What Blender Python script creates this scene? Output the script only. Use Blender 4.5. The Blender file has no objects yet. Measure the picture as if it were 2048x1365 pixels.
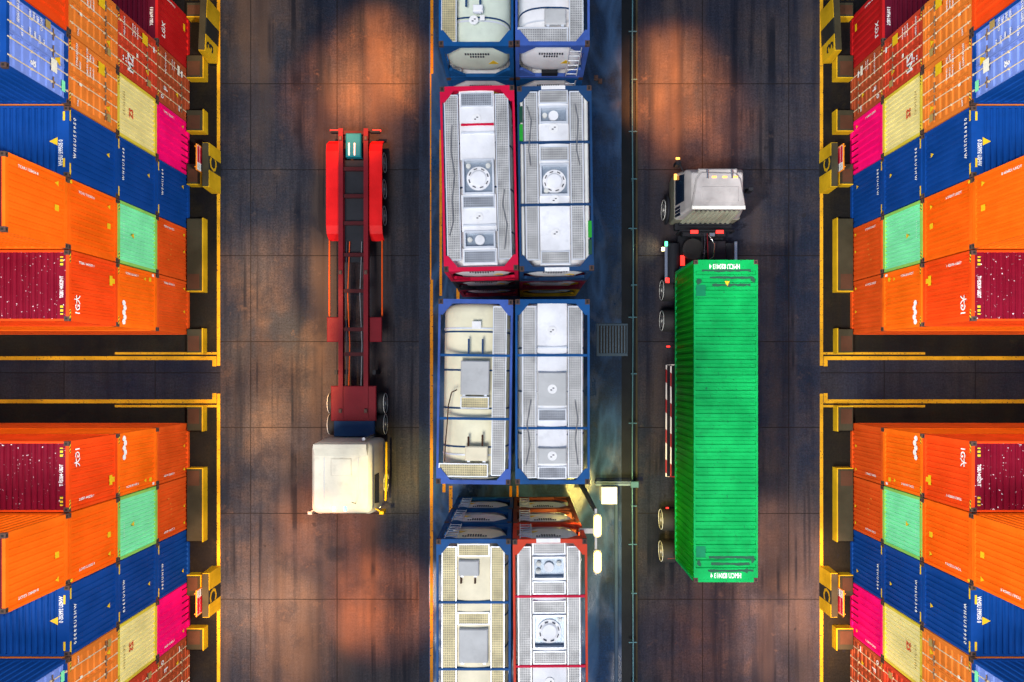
import bpy, math, random
from mathutils import Vector, Matrix, Euler
random.seed(7)
S = bpy.context.scene
COL = S.collection
R = math.radians

# ------------------------------------------------------------------ camera, sky, sun, exposure
HC = 29.5            # camera height over the yard
FP = 1280.0          # focal length in photo pixels (photo is 2048 wide)
NX, NY = 1040.0, 745.0   # photo point straight below the camera
cam_d = bpy.data.cameras.new('camera'); cam = bpy.data.objects.new('camera', cam_d); COL.objects.link(cam)
cam.location = (0, 0, HC); cam.rotation_euler = (0, 0, 0)
cam_d.sensor_width = 36.0; cam_d.lens = 36.0*FP/2048.0
cam_d.shift_x = -(NX-1024.0)/2048.0; cam_d.shift_y = (NY-682.5)/2048.0
cam_d.clip_start = 0.1; cam_d.clip_end = 600
S.camera = cam

SUN_EL, SUN_ROT = 64.0, 200.0
W = bpy.data.worlds.new('World'); S.world = W; W.use_nodes = True
wn = W.node_tree.nodes; wl = W.node_tree.links
sky = wn.new('ShaderNodeTexSky'); sky.sky_type = 'NISHITA'; sky.sun_disc = False
sky.sun_elevation = R(SUN_EL); sky.sun_rotation = R(SUN_ROT)
wn['Background'].inputs['Strength'].default_value = 0.07
wl.new(sky.outputs['Color'], wn['Background'].inputs['Color'])

sd = bpy.data.lights.new('sun', 'SUN'); so = bpy.data.objects.new('sun', sd); COL.objects.link(so)
sd.energy = 1.75; sd.angle = R(22); sd.color = (1.0, 0.96, 0.9)
so.rotation_euler = (R(90-SUN_EL), 0, R(180-SUN_ROT))
so.location = (0, 0, 60)

S.view_settings.view_transform = 'Standard'; S.view_settings.look = 'None'
S.view_settings.exposure = 0.65; S.view_settings.gamma = 1.0
S.cycles.use_denoising = True
S.cycles.max_bounces = 6; S.cycles.diffuse_bounces = 3; S.cycles.glossy_bounces = 3
S.cycles.sample_clamp_indirect = 6

def px(x, y, z=0.0):
    """photo pixel at height z -> world point"""
    k = (HC-z)/FP
    return Vector(((x-NX)*k, (NY-y)*k, z))

def spot(name, loc, target, watts, size, blend, color, radius=0.6, gobo=None):
    d = bpy.data.lights.new(name, 'SPOT'); o = bpy.data.objects.new(name, d); COL.objects.link(o)
    d.energy = watts; d.spot_size = R(size); d.spot_blend = blend; d.color = color; d.shadow_soft_size = radius
    if gobo is not None:      # noise mask added to the beam to break up its round pool
        d.use_nodes = True; n = d.node_tree.nodes; l = d.node_tree.links
        tc = n.new('ShaderNodeTexCoord'); mp = n.new('ShaderNodeMapping'); l.new(tc.outputs['Normal'], mp.inputs['Vector'])
        mp.inputs['Location'].default_value = (gobo*3.1, gobo*1.7, gobo); mp.inputs['Scale'].default_value = (1.4, 0.75, 0.3)
        t = n.new('ShaderNodeTexNoise'); t.inputs['Scale'].default_value = 6; t.inputs['Detail'].default_value = 2.5; l.new(mp.outputs[0], t.inputs['Vector'])
        mr = n.new('ShaderNodeMapRange'); mr.inputs[1].default_value = 0.30; mr.inputs[2].default_value = 0.70; mr.inputs[3].default_value = 0.15; mr.inputs[4].default_value = 1.4
        l.new(t.outputs['Fac'], mr.inputs[0]); l.new(mr.outputs[0], n['Emission'].inputs['Strength'])
    o.location = loc
    o.rotation_euler = (Vector(target)-Vector(loc)).to_track_quat('-Z', 'Y').to_euler()
    return o
# unseen floodlights added to brighten the stacked faces, two over each lane aimed across
for sx in (-1, 1):
    for sy in (-1, 1):
        spot('unseen_floodlight', (sx*11, -sy*5.5, 33), (-sx*15.6, sy*7.2, 6.0), 50000, 31, 0.7, (1.0, 0.95, 0.86), 1.2)
# sodium lamps that leave warm pools on the concrete
POOLS = [  # x, y (photo), radius m, watts, colour
    (742, 130, 3.2, 110545, (1.0, 0.32, 0.07)), (700, 205, 3.8, 36592, (1.0, 0.31, 0.09)),
    (1345, 165, 3.2, 102041, (1.0, 0.32, 0.07)), (1390, 235, 3.4, 36592, (1.0, 0.31, 0.09)),
    (760, 1215, 3.1, 88433, (1.0, 0.30, 0.09)), (655, 1050, 2.9, 37751, (1.0, 0.30, 0.09)),
    (560, 600, 4.1, 35393, (1.0, 0.5, 0.17)), (545, 760, 4.3, 40111, (1.0, 0.5, 0.17)), (520, 900, 3.8, 27133, (1.0, 0.55, 0.24)),
    (520, 1130, 4.3, 42470, (1.0, 0.5, 0.22)), (530, 1290, 4.3, 42470, (1.0, 0.5, 0.22)),
    (1560, 1130, 3.8, 37751, (1.0, 0.5, 0.26)), (1590, 1290, 4.1, 40111, (1.0, 0.5, 0.26)), (1420, 1270, 3.8, 14155, (1.0, 0.31, 0.09)),
    (800, 940, 2.6, 21233, (1.0, 0.72, 0.18)), (470, 60, 3.6, 14155, (1.0, 0.6, 0.25)),
]
for gi, (x, y, r, w, c) in enumerate(POOLS):
    g = px(x, y)
    hgt = 17.0
    spot('sodium_lamp', (g.x, g.y, hgt), (g.x, g.y, 0), w, math.degrees(2*math.atan(r/hgt)), 1.0, c, 0.3, gi+1.0)

# ------------------------------------------------------------------ materials
MATS = {}
def newmat(name):
    m = bpy.data.materials.new(name); m.use_nodes = True
    return m, m.node_tree.nodes, m.node_tree.links, m.node_tree.nodes['Principled BSDF']
def mathn(n, l, op, a, b=None, c=None, clamp=False):
    x = n.new('ShaderNodeMath'); x.operation = op; x.use_clamp = clamp
    for i, v in enumerate((a, b, c)):
        if v is None: continue
        if isinstance(v, (int, float)): x.inputs[i].default_value = v
        else: l.new(v, x.inputs[i])
    return x.outputs[0]
def mixc(n, l, fac, a, b):
    x = n.new('ShaderNodeMix'); x.data_type = 'RGBA'
    for s, v in ((x.inputs[0], fac), (x.inputs[6], a), (x.inputs[7], b)):
        if isinstance(v, (int, float)): s.default_value = v
        elif isinstance(v, tuple): s.default_value = (*v, 1) if len(v) == 3 else v
        else: l.new(v, s)
    return x.outputs[2]
def noise(n, l, vec, scale, detail=3, rough=0.55, stretch=None):
    if stretch:
        mp = n.new('ShaderNodeMapping'); mp.inputs['Scale'].default_value = stretch
        l.new(vec, mp.inputs['Vector']); vec = mp.outputs[0]
    t = n.new('ShaderNodeTexNoise'); t.inputs['Scale'].default_value = scale
    t.inputs['Detail'].default_value = detail; t.inputs['Roughness'].default_value = rough
    l.new(vec, t.inputs['Vector']); return t.outputs['Fac']
def ramp(n, l, fac, lo, hi):
    x = n.new('ShaderNodeMapRange'); x.inputs[1].default_value = lo; x.inputs[2].default_value = hi
    x.clamp = True; l.new(fac, x.inputs[0]); return x.outputs[0]
def ocoord(n, l):
    tc = n.new('ShaderNodeTexCoord'); oi = n.new('ShaderNodeObjectInfo')
    v = n.new('ShaderNodeVectorMath'); v.operation = 'MULTIPLY_ADD'
    l.new(oi.outputs['Location'], v.inputs[0]); v.inputs[1].default_value = (3.7, 5.3, 7.1); l.new(tc.outputs['Object'], v.inputs[2])
    return v.outputs[0]
def bump(n, l, b, h, strength, dist=0.02):
    x = n.new('ShaderNodeBump'); x.inputs['Strength'].default_value = strength; x.inputs['Distance'].default_value = dist
    l.new(h, x.inputs['Height']); l.new(x.outputs[0], b.inputs['Normal'])

def paint(name, rgb, dirt=0.5, rough=0.5, chips=0.0, chipcol=(0.75, 0.7, 0.75), metal=0.0, spec=0.10):
    """weathered painted steel: faded patches, grime runs, scuffs and chips"""
    if name in MATS: return MATS[name]
    m, n, l, b = newmat(name)
    v = ocoord(n, l)
    big = noise(n, l, v, 0.9, 4)
    runs = noise(n, l, v, 3.0, 4, 0.6, (1.0, 1.0, 0.12))
    fine = noise(n, l, v, 14.0, 4, 0.65)
    fade = tuple(min(1, c*1.06+0.002) for c in rgb); dark = tuple(c*0.72 for c in rgb)
    c0 = mixc(n, l, ramp(n, l, big, 0.35, 0.65), fade, dark if dirt > 0.7 else tuple(c*0.86 for c in rgb))
    grime = mathn(n, l, 'MULTIPLY', ramp(n, l, runs, 0.55, 0.8), 0.42*dirt)
    c1 = mixc(n, l, grime, c0, tuple(c*0.35+0.008 for c in rgb))
    rust = mathn(n, l, 'MULTIPLY', ramp(n, l, fine, 0.68, 0.74), 0.55*dirt)
    c2 = mixc(n, l, rust, c1, (0.10, 0.045, 0.025))
    if chips > 0:
        vo = n.new('ShaderNodeTexNoise'); vo.inputs['Scale'].default_value = 12.0; vo.inputs['Detail'].default_value = 2.5
        l.new(v, vo.inputs['Vector'])
        c2 = mixc(n, l, ramp(n, l, vo.outputs['Fac'], 0.735-chips*0.060, 0.755-chips*0.060), c2, chipcol)
    l.new(c2, b.inputs['Base Color'])
    l.new(mathn(n, l, 'MULTIPLY_ADD', fine, 0.3, rough-0.15), b.inputs['Roughness'])
    b.inputs['Metallic'].default_value = metal; b.inputs['Specular IOR Level'].default_value = spec
    bump(n, l, b, mathn(n, l, 'ADD', fine, big), 0.25, 0.012)
    MATS[name] = m; return m
def plain(name, rgb, rough=0.5, metal=0.0, emit=None, strength=0.0):
    if name in MATS: return MATS[name]
    m, n, l, b = newmat(name)
    v = ocoord(n, l)
    f = noise(n, l, v, 9.0, 3)
    l.new(mixc(n, l, f, tuple(c*0.8 for c in rgb), tuple(min(1, c*1.12) for c in rgb)), b.inputs['Base Color'])
    b.inputs['Roughness'].default_value = rough; b.inputs['Metallic'].default_value = metal
    if emit:
        b.inputs['Emission Color'].default_value = (*emit, 1); b.inputs['Emission Strength'].default_value = strength
    MATS[name] = m; return m
def grating(name, rgb, hole=(0.03, 0.035, 0.05), cell=0.062):
    if name in MATS: return MATS[name]
    m, n, l, b = newmat(name)
    tc = n.new('ShaderNodeTexCoord'); sx = n.new('ShaderNodeSeparateXYZ'); l.new(tc.outputs['Object'], sx.inputs[0])
    def tri(a, cc):
        return mathn(n, l, 'ABSOLUTE', mathn(n, l, 'SUBTRACT', mathn(n, l, 'FRACT', mathn(n, l, 'MULTIPLY', a, 1.0/cc)), 0.5))
    hx = mathn(n, l, 'LESS_THAN', tri(sx.outputs[0], cell), 0.27); hy = mathn(n, l, 'LESS_THAN', tri(sx.outputs[1], cell*1.3), 0.30)
    h = mathn(n, l, 'MULTIPLY', hx, hy)
    v = ocoord(n, l); d = noise(n, l, v, 2.2, 4)
    base = mixc(n, l, ramp(n, l, d, 0.35, 0.7), rgb, tuple(c*0.62 for c in rgb))
    l.new(mixc(n, l, mathn(n, l, 'MULTIPLY', h, 0.62), base, hole), b.inputs['Base Color'])
    b.inputs['Roughness'].default_value = 0.55; b.inputs['Metallic'].default_value = 0.15
    bump(n, l, b, mathn(n, l, 'SUBTRACT', 1.0, h), 0.6, 0.02)
    MATS[name] = m; return m
def hazard(name, a=(0.75, 0.5, 0.02), c=(0.02, 0.02, 0.02), period=0.13, axes=(1, 2)):
    if name in MATS: return MATS[name]
    m, n, l, b = newmat(name)
    tc = n.new('ShaderNodeTexCoord'); sx = n.new('ShaderNodeSeparateXYZ'); l.new(tc.outputs['Object'], sx.inputs[0])
    s = mathn(n, l, 'ADD', sx.outputs[axes[0]], sx.outputs[axes[1]])
    f = mathn(n, l, 'LESS_THAN', mathn(n, l, 'FRACT', mathn(n, l, 'MULTIPLY', s, 1.0/period)), 0.45)
    l.new(mixc(n, l, f, a, c), b.inputs['Base Color']); b.inputs['Roughness'].default_value = 0.5
    MATS[name] = m; return m

def concrete(name, dark, light, brown, px_=3.98, py_=3.96, joints=True, wet=0.0, streak=1.0, seed=0.0, tracks=1.0):
    """slab concrete: joints, tyre tracks that run with the lane, stains, grain"""
    m, n, l, b = newmat(name)
    tc = n.new('ShaderNodeTexCoord')
    of = n.new('ShaderNodeVectorMath'); of.operation = 'ADD'; l.new(tc.outputs['Object'], of.inputs[0]); of.inputs[1].default_value = (0, 0, seed)
    v = of.outputs[0]
    sep = n.new('ShaderNodeSeparateXYZ'); l.new(tc.outputs['Object'], sep.inputs[0])
    big = noise(n, l, v, 0.16, 5, 0.55)
    mid = noise(n, l, v, 0.7, 6, 0.6)
    tyre = noise(n, l, v, 1.5, 5, 0.62, (1.0, 0.05, 1.0))
    tyre2 = noise(n, l, v, 4.5, 5, 0.65, (1.0, 0.06, 1.0))
    brush = noise(n, l, v, 9.0, 4, 0.7, (0.22, 1.0, 1.0))
    grain = noise(n, l, v, 13.0, 5, 0.8)
    c = mixc(n, l, ramp(n, l, big, 0.36, 0.64), dark, light)
    c = mixc(n, l, mathn(n, l, 'MULTIPLY', ramp(n, l, mid, 0.45, 0.75), 0.6), c, brown)
    # per-slab tone
    ix = mathn(n, l, 'FLOOR', mathn(n, l, 'MULTIPLY', sep.outputs[0], 1.0/px_)); iy = mathn(n, l, 'FLOOR', mathn(n, l, 'MULTIPLY', sep.outputs[1], 1.0/py_))
    cv = n.new('ShaderNodeCombineXYZ'); l.new(ix, cv.inputs[0]); l.new(iy, cv.inputs[1]); cv.inputs[2].default_value = seed
    wnz = n.new('ShaderNodeTexWhiteNoise'); l.new(cv.outputs[0], wnz.inputs['Vector'])
    hsv = n.new('ShaderNodeHueSaturation'); l.new(c, hsv.inputs['Color'])
    val = mathn(n, l, 'MULTIPLY_ADD', wnz.outputs['Value'], 0.14 if joints else 0.0, 0.93 if joints else 1.0)
    val = mathn(n, l, 'MULTIPLY', val, mathn(n, l, 'MULTIPLY_ADD', brush, 0.7, 0.65))
    val = mathn(n, l, 'MULTIPLY', val, mathn(n, l, 'MULTIPLY_ADD', ramp(n, l, grain, 0.36, 0.64), 0.8, 0.6))
    l.new(val, hsv.inputs['Value']); c = hsv.outputs[0]
    tk = mathn(n, l, 'MULTIPLY', ramp(n, l, tyre, 0.47, 0.66), 0.80*streak)
    tk = mathn(n, l, 'MAXIMUM', tk, mathn(n, l, 'MULTIPLY', ramp(n, l, tyre2, 0.50, 0.70), 0.55*streak))
    c = mixc(n, l, tk, c, (dark[0]*0.35, dark[1]*0.42, dark[2]*0.5))
    band = noise(n, l, v, 0.55, 3, 0.5, (1.0, 0.10, 1.0))
    c = mixc(n, l, mathn(n, l, 'MULTIPLY', ramp(n, l, band, 0.5, 0.68), 0.55*streak), c, brown)
    # long skid marks and oily patches
    skid = noise(n, l, v, 2.2, 2, 0.5, (1.0, 0.022, 1.0)); gate = noise(n, l, v, 0.35, 3, 0.5)
    c = mixc(n, l, mathn(n, l, 'MULTIPLY', mathn(n, l, 'MULTIPLY', ramp(n, l, skid, 0.58, 0.66), ramp(n, l, gate, 0.46, 0.58)), 0.8*streak), c, (0.004, 0.006, 0.012))
    oil = noise(n, l, v, 0.55, 6, 0.65)
    c = mixc(n, l, mathn(n, l, 'MULTIPLY', ramp(n, l, oil, 0.56, 0.70), 0.6), c, (dark[0]*0.5, dark[1]*0.55, dark[2]*0.6))
    pale = noise(n, l, v, 1.1, 6, 0.75)
    c = mixc(n, l, mathn(n, l, 'MULTIPLY', ramp(n, l, pale, 0.60, 0.75), 0.5), c, tuple(x*1.7 for x in brown))
    spots = noise(n, l, v, 2.3, 3, 0.5)
    c = mixc(n, l, mathn(n, l, 'MULTIPLY', ramp(n, l, spots, 0.70, 0.76), 0.7), c, (0.012, 0.012, 0.016))
    if wet > 0:  # pale blue swirls painted into the colour for sky reflected in the wet
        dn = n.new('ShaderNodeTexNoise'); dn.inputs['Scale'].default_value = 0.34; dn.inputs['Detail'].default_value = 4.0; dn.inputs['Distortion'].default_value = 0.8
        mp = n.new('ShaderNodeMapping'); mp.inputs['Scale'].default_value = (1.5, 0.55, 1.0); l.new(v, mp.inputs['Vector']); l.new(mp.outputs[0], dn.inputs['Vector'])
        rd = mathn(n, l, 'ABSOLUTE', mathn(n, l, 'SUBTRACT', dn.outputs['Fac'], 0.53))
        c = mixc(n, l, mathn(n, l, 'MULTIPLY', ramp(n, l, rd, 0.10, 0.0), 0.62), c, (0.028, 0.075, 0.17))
    h = grain
    if joints:
        def line(a, p, w):
            f = mathn(n, l, 'FRACT', mathn(n, l, 'MULTIPLY', a, 1.0/p))
            wob = mathn(n, l, 'MULTIPLY', noise(n, l, v, 1.2, 2), 0.006)
            f = mathn(n, l, 'ADD', f, wob)
            d = mathn(n, l, 'MINIMUM', f, mathn(n, l, 'SUBTRACT', 1.0, f))
            return mathn(n, l, 'LESS_THAN', d, w/p)
        j = mathn(n, l, 'MAXIMUM', line(sep.outputs[0], px_, 0.022), line(sep.outputs[1], py_, 0.020))
        c = mixc(n, l, mathn(n, l, 'MULTIPLY', j, 0.85), c, (0.008, 0.007, 0.008))
        h = mathn(n, l, 'SUBTRACT', grain, mathn(n, l, 'MULTIPLY', j, 2.0))
    l.new(c, b.inputs['Base Color'])
    if wet > 0:
        w1 = noise(n, l, v, 0.42, 4, 0.5, (1.5, 0.8, 1.0))
        rr = mathn(n, l, 'MULTIPLY_ADD', ramp(n, l, w1, 0.46, 0.60), -0.85*wet, 0.92)
        l.new(rr, b.inputs['Roughness'])
    else:
        l.new(mathn(n, l, 'MULTIPLY_ADD', mid, 0.3, 0.55), b.inputs['Roughness'])
    b.inputs['Specular IOR Level'].default_value = 0.30 if wet > 0 else 0.08
    bump(n, l, b, h, 0.5, 0.015)
    return m

# container and tank paints (albedo)
OR = paint('orange_paint', (0.88, 0.122, 0.004), 0.4)
OR2 = paint('amber_orange_paint', (0.90, 0.145, 0.005), 0.4)
RO = paint('red_orange_paint', (0.78, 0.062, 0.006), 0.45)
RO2 = paint('rust_orange_paint', (0.70, 0.085, 0.010), 0.5)
DO = paint('tan_orange_paint', (0.72, 0.195, 0.028), 0.55)
BL = paint('navy_blue_paint', (0.003, 0.050, 0.26), 0.45)
LB = paint('pale_blue_paint', (0.18, 0.27, 0.70), 0.6, chips=0.3, chipcol=(0.35, 0.5, 0.8))
GRN = paint('mint_green_paint', (0.22, 0.80, 0.42), 0.4)
GR2 = paint('moss_green_paint', (0.26, 0.55, 0.10), 0.6)
CR = paint('cream_paint', (0.82, 0.72, 0.30), 0.5)
CR2 = paint('mustard_paint', (0.70, 0.55, 0.05), 0.6)
PK = paint('hot_pink_paint', (0.95, 0.003, 0.175), 0.2)
DR = paint('dark_red_paint', (0.42, 0.010, 0.012), 0.5)
MR = paint('maroon_paint', (0.17, 0.003, 0.018), 0.6, chips=0.75)
MR2 = paint('plum_paint', (0.10, 0.004, 0.018), 0.5)
RD = paint('brick_red_paint', (0.52, 0.050, 0.020), 0.55)
BR = paint('brown_red_paint', (0.38, 0.070, 0.025), 0.6)
EM = paint('emerald_green_paint', (0.002, 0.37, 0.088), 1.0, chips=0.9, chipcol=(0.012, 0.10, 0.05))
EMS = paint('leaf_green_paint', (0.002, 0.27, 0.008), 0.6)
CAST = paint('casting_steel', (0.085, 0.05, 0.042), 0.6)
HOLE = plain('casting_hole', (0.008, 0.006, 0.006), 0.8)
BAR = paint('galvanised_bar', (0.74, 0.60, 0.39), 0.4, 0.4, metal=0.1)
HND = paint('handle_steel', (0.20, 0.13, 0.08), 0.5)
WHT = plain('white_lettering', (0.85, 0.85, 0.85), 0.5)
INK = plain('dark_lettering', (0.03, 0.03, 0.05), 0.5)
YEL = plain('yellow_sticker', (0.82, 0.52, 0.01), 0.45)
REDS = plain('red_lettering', (0.75, 0.05, 0.02), 0.5)
GREYS = plain('faded_sticker', (0.40, 0.27, 0.08), 0.6)
PALE = plain('pale_sticker', (0.85, 0.83, 0.7), 0.6)
HAZ = hazard('hazard_stripes')
WT = paint('white_cladding', (0.84, 0.85, 0.88), 0.6, 0.4)
WG = paint('pale_green_cladding', (0.62, 0.70, 0.60), 0.3, 0.35)
WC = paint('cream_cladding', (0.84, 0.80, 0.58), 0.3, 0.35)
WC2 = paint('warm_white_cladding', (0.88, 0.80, 0.58), 0.3, 0.35)
WGY = paint('grey_white_cladding', (0.74, 0.75, 0.72), 0.6, 0.35)
ALU = paint('aluminium_trim', (0.72, 0.76, 0.82), 0.3, 0.35, metal=0.2)
LID = paint('hatch_steel', (0.52, 0.53, 0.53), 0.5, 0.4)
PAN = paint('spill_pan_steel', (0.30, 0.36, 0.44), 0.5, 0.3, metal=0.3)
GW = grating('grey_grating', (0.60, 0.60, 0.59))
GC = grating('cream_grating', (0.70, 0.61, 0.34))
GB = grating('blue_grey_grating', (0.38, 0.41, 0.46))
FB = paint('frame_blue_paint', (0.008, 0.085, 0.27), 0.8)
FP_ = paint('frame_periwinkle_paint', (0.055, 0.12, 0.43), 0.8)
FN = paint('frame_navy_paint', (0.012, 0.05, 0.14), 0.5)
FR = paint('frame_red_paint', (0.62, 0.006, 0.05), 0.4)
FO = paint('frame_orange_red_paint', (0.60, 0.05, 0.02), 0.5)
FBR = paint('frame_brown_paint', (0.16, 0.035, 0.02), 0.6)
FK = paint('frame_black_paint', (0.02, 0.02, 0.028), 0.5)
FM = paint('frame_maroon_paint', (0.22, 0.01, 0.03), 0.5)
FY = paint('frame_yellow_paint', (0.66, 0.36, 0.01), 0.5)
GSTR = plain('green_stripe', (0.01, 0.32, 0.02), 0.4); GSTD = plain('dark_green_stripe', (0.004, 0.06, 0.03), 0.4)
TRK = paint('truck_white_paint', (0.38, 0.365, 0.37), 1.0, 0.35)
TRW = paint('truck_cream_paint', (0.56, 0.545, 0.46), 0.7, 0.35)
BLK = paint('chassis_black', (0.016, 0.018, 0.024), 0.5, 0.5)
RUB = plain('tyre_rubber', (0.014, 0.014, 0.015), 0.75)
RIM = paint('rim_steel', (0.42, 0.42, 0.40), 0.5, 0.35, metal=0.4)
GLS = plain('dark_glass', (0.006, 0.014, 0.035), 0.08)
CHR = plain('chrome', (0.6, 0.6, 0.62), 0.2, 0.9)
TRED = paint('trailer_red_paint', (0.60, 0.008, 0.010), 0.4)
TDRED = paint('trailer_dark_red_paint', (0.14, 0.007, 0.014), 0.5)
XM = paint('crossmember_paint', (0.045, 0.007, 0.010), 0.6)
TEAL = paint('teal_paint', (0.006, 0.15, 0.20), 0.4)
YCON = paint('yellow_block_paint', (0.60, 0.36, 0.010), 0.8)
KCON = paint('black_block_paint', (0.022, 0.023, 0.022), 0.5)
RCON = paint('raw_concrete', (0.040, 0.035, 0.020), 1.0, 0.8)
RUST = paint('rusty_plate', (0.07, 0.03, 0.016), 0.8, 0.7)
YLINE = paint('yellow_road_paint', (0.56, 0.29, 0.010), 1.0, 0.7, chips=1.5, chipcol=(0.03, 0.028, 0.022))
OLINE = paint('orange_road_paint', (0.54, 0.20, 0.008), 1.0, 0.7, chips=1.5, chipcol=(0.025, 0.025, 0.03))
SIGNR = plain('sign_red', (0.55, 0.01, 0.04), 0.45); SIGNO = plain('sign_orange', (0.85, 0.25, 0.01), 0.45)
CYAN = paint('pipe_paint', (0.07, 0.16, 0.19), 0.5, 0.35, metal=0.3)
SLATE = paint('slate_paint', (0.13, 0.19, 0.27), 0.5)
LAMPW = plain('lamp_glow', (0.9, 0.9, 0.8), 0.4, emit=(1.0, 0.93, 0.72), strength=9)
LAMPR = plain('lamp_rim_glow', (0.8, 0.6, 0.2), 0.4, emit=(1.0, 0.72, 0.22), strength=0.75)
L_OR = plain('amber_lamp', (0.8, 0.3, 0.02), 0.3, emit=(1.0, 0.42, 0.08), strength=2.0)
L_RD = plain('red_lamp', (0.8, 0.02, 0.02), 0.3, emit=(1.0, 0.03, 0.02), strength=1.7)
L_GN = plain('green_lamp', (0.05, 0.7, 0.2), 0.3, emit=(0.1, 1.0, 0.4), strength=2.2)
L_YW = plain('headlamp', (0.9, 0.8, 0.4), 0.3, emit=(1.0, 0.85, 0.4), strength=5)

# ------------------------------------------------------------------ mesh helpers
class MB:
    def __init__(s): s.v = []; s.f = []; s.m = []; s.sm = []
    def add(s, vs, fs, mi=0, smooth=False):
        o = len(s.v); s.v += [tuple(v) for v in vs]
        for f in fs: s.f.append(tuple(o+i for i in f)); s.m.append(mi); s.sm.append(smooth)
    def box(s, x0, x1, y0, y1, z0, z1, mi=0):
        s.add([(x0,y0,z0),(x1,y0,z0),(x1,y1,z0),(x0,y1,z0),(x0,y0,z1),(x1,y0,z1),(x1,y1,z1),(x0,y1,z1)],
              [(3,2,1,0),(4,5,6,7),(0,1,5,4),(1,2,6,5),(2,3,7,6),(3,0,4,7)], mi); return s
    def bbox(s, x0, x1, y0, y1, z0, z1, c, mi=0):
        """box with its top edges chamfered by c"""
        s.add([(x0,y0,z0),(x1,y0,z0),(x1,y1,z0),(x0,y1,z0),(x0,y0,z1-c),(x1,y0,z1-c),(x1,y1,z1-c),(x0,y1,z1-c),
               (x0+c,y0+c,z1),(x1-c,y0+c,z1),(x1-c,y1-c,z1),(x0+c,y1-c,z1)],
              [(3,2,1,0),(8,9,10,11),(0,1,5,4),(1,2,6,5),(2,3,7,6),(3,0,4,7),(4,5,9,8),(5,6,10,9),(6,7,11,10),(7,4,8,11)], mi); return s
    def prism(s, poly, axis, a, b, mi=0):
        """poly in the two other axes (cyclic order), extruded from a to b along axis 0/1/2"""
        n = len(poly)
        def P(p, t):
            return {0: (t, p[0], p[1]), 1: (p[0], t, p[1]), 2: (p[0], p[1], t)}[axis]
        vs = [P(p, a) for p in poly]+[P(p, b) for p in poly]
        fs = [tuple(range(n-1, -1, -1)), tuple(range(n, 2*n))]+[(i, (i+1) % n, n+(i+1) % n, n+i) for i in range(n)]
        s.add(vs, fs, mi); return s
    def loft(s, rings, mi=0, cap=True, smooth=False):
        n = len(rings[0]); vs = [p for r in rings for p in r]; fs = []
        for k in range(len(rings)-1):
            for i in range(n):
                fs.append((k*n+i, k*n+(i+1) % n, (k+1)*n+(i+1) % n, (k+1)*n+i))
        s.add(vs, fs, mi, smooth)
        if cap:
            s.add(rings[0], [tuple(range(n-1, -1, -1))], mi); s.add(rings[-1], [tuple(range(n))], mi)
        return s
    def tube(s, pts, r, n=8, mi=0, cap=True):
        rings = []; pts = [Vector(p) for p in pts]
        for i, p in enumerate(pts):
            d = (pts[min(i+1, len(pts)-1)]-pts[max(i-1, 0)]).normalized()
            u = d.orthogonal().normalized() if i == 0 else (pu-d*pu.dot(d)).normalized()
            pu = u; w = d.cross(u)
            rings.append([p+(u*math.cos(2*math.pi*k/n)+w*math.sin(2*math.pi*k/n))*r for k in range(n)])
        return s.loft(rings, mi, cap, True)
    def cyl(s, c, axis, r, h, n=24, mi=0, r2=None):
        c = Vector(c); r2 = r if r2 is None else r2
        def ring(t, rr):
            out = []
            for k in range(n):
                a = 2*math.pi*k/n; p = (rr*math.cos(a), rr*math.sin(a))
                out.append(c+Vector({0: (t, p[0], p[1]), 1: (p[1], t, p[0]), 2: (p[0], p[1], t)}[axis]))
            return out
        return s.loft([ring(0, r), ring(h, r2)], mi, True, True)
    def quad(s, a, b, c, d, mi=0): s.add([a, b, c, d], [(0, 1, 2, 3)], mi); return s
    def mesh(s, name, mats, mx=1, my=1):
        me = bpy.data.meshes.new(name)
        vs = [(x*mx, y*my, z) for x, y, z in s.v] if (mx < 0 or my < 0) else s.v
        fs = [tuple(reversed(f)) for f in s.f] if mx*my < 0 else s.f
        me.from_pydata(vs, [], fs)
        for m in mats: me.materials.append(m)
        me.polygons.foreach_set('material_index', s.m); me.polygons.foreach_set('use_smooth', s.sm)
        me.update(); return me
CACHE = {}
def link(name, me, parent=None, loc=(0, 0, 0), rot=0.0):
    o = bpy.data.objects.new(name, me); COL.objects.link(o)
    o.location = loc
    if rot: o.rotation_euler = (0, 0, rot)
    if parent: o.parent = parent
    return o
def part(name, mb, mats, parent, loc=(0, 0, 0), mx=1, my=1):
    if not isinstance(mats, (list, tuple)): mats = [mats]
    return link(name, mb.mesh(name, mats, mx, my), parent, loc)
def cpart(key, name, fn, mats, parent, loc=(0, 0, 0), mx=1, my=1):
    if not isinstance(mats, (list, tuple)): mats = [mats]
    k = (key, mx, my, tuple(m.name for m in mats))
    if k not in CACHE: CACHE[k] = fn().mesh(name, mats, mx, my)
    return link(name, CACHE[k], parent, loc)
def tag(o, label=None, cat=None, group=None, kind=None):
    if label:
        assert 4 <= len(label.split()) <= 16, (len(label.split()), label)
        o['label'] = label
    if cat: o['category'] = cat
    if group: o['group'] = group
    if kind: o['kind'] = kind
    return o
def thing(name, loc, label, cat, group=None, rot=0.0):
    o = bpy.data.objects.new(name, None); COL.objects.link(o); o.location = loc; o.rotation_euler = (0, 0, rot)
    o.empty_display_size = 0.3
    return tag(o, label, cat, group)
def single(name, mb, mats, label, cat, group=None, loc=(0, 0, 0)):
    return tag(part(name, mb, mats, None, loc), label, cat, group)
def struct(name, mb, mats, loc=(0, 0, 0)):
    return tag(part(name, mb, mats, None, loc), kind='structure')
def sheet(x0, x1, y0, y1, z): return MB().quad((x0, y0, z), (x1, y0, z), (x1, y1, z), (x0, y1, z))

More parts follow.
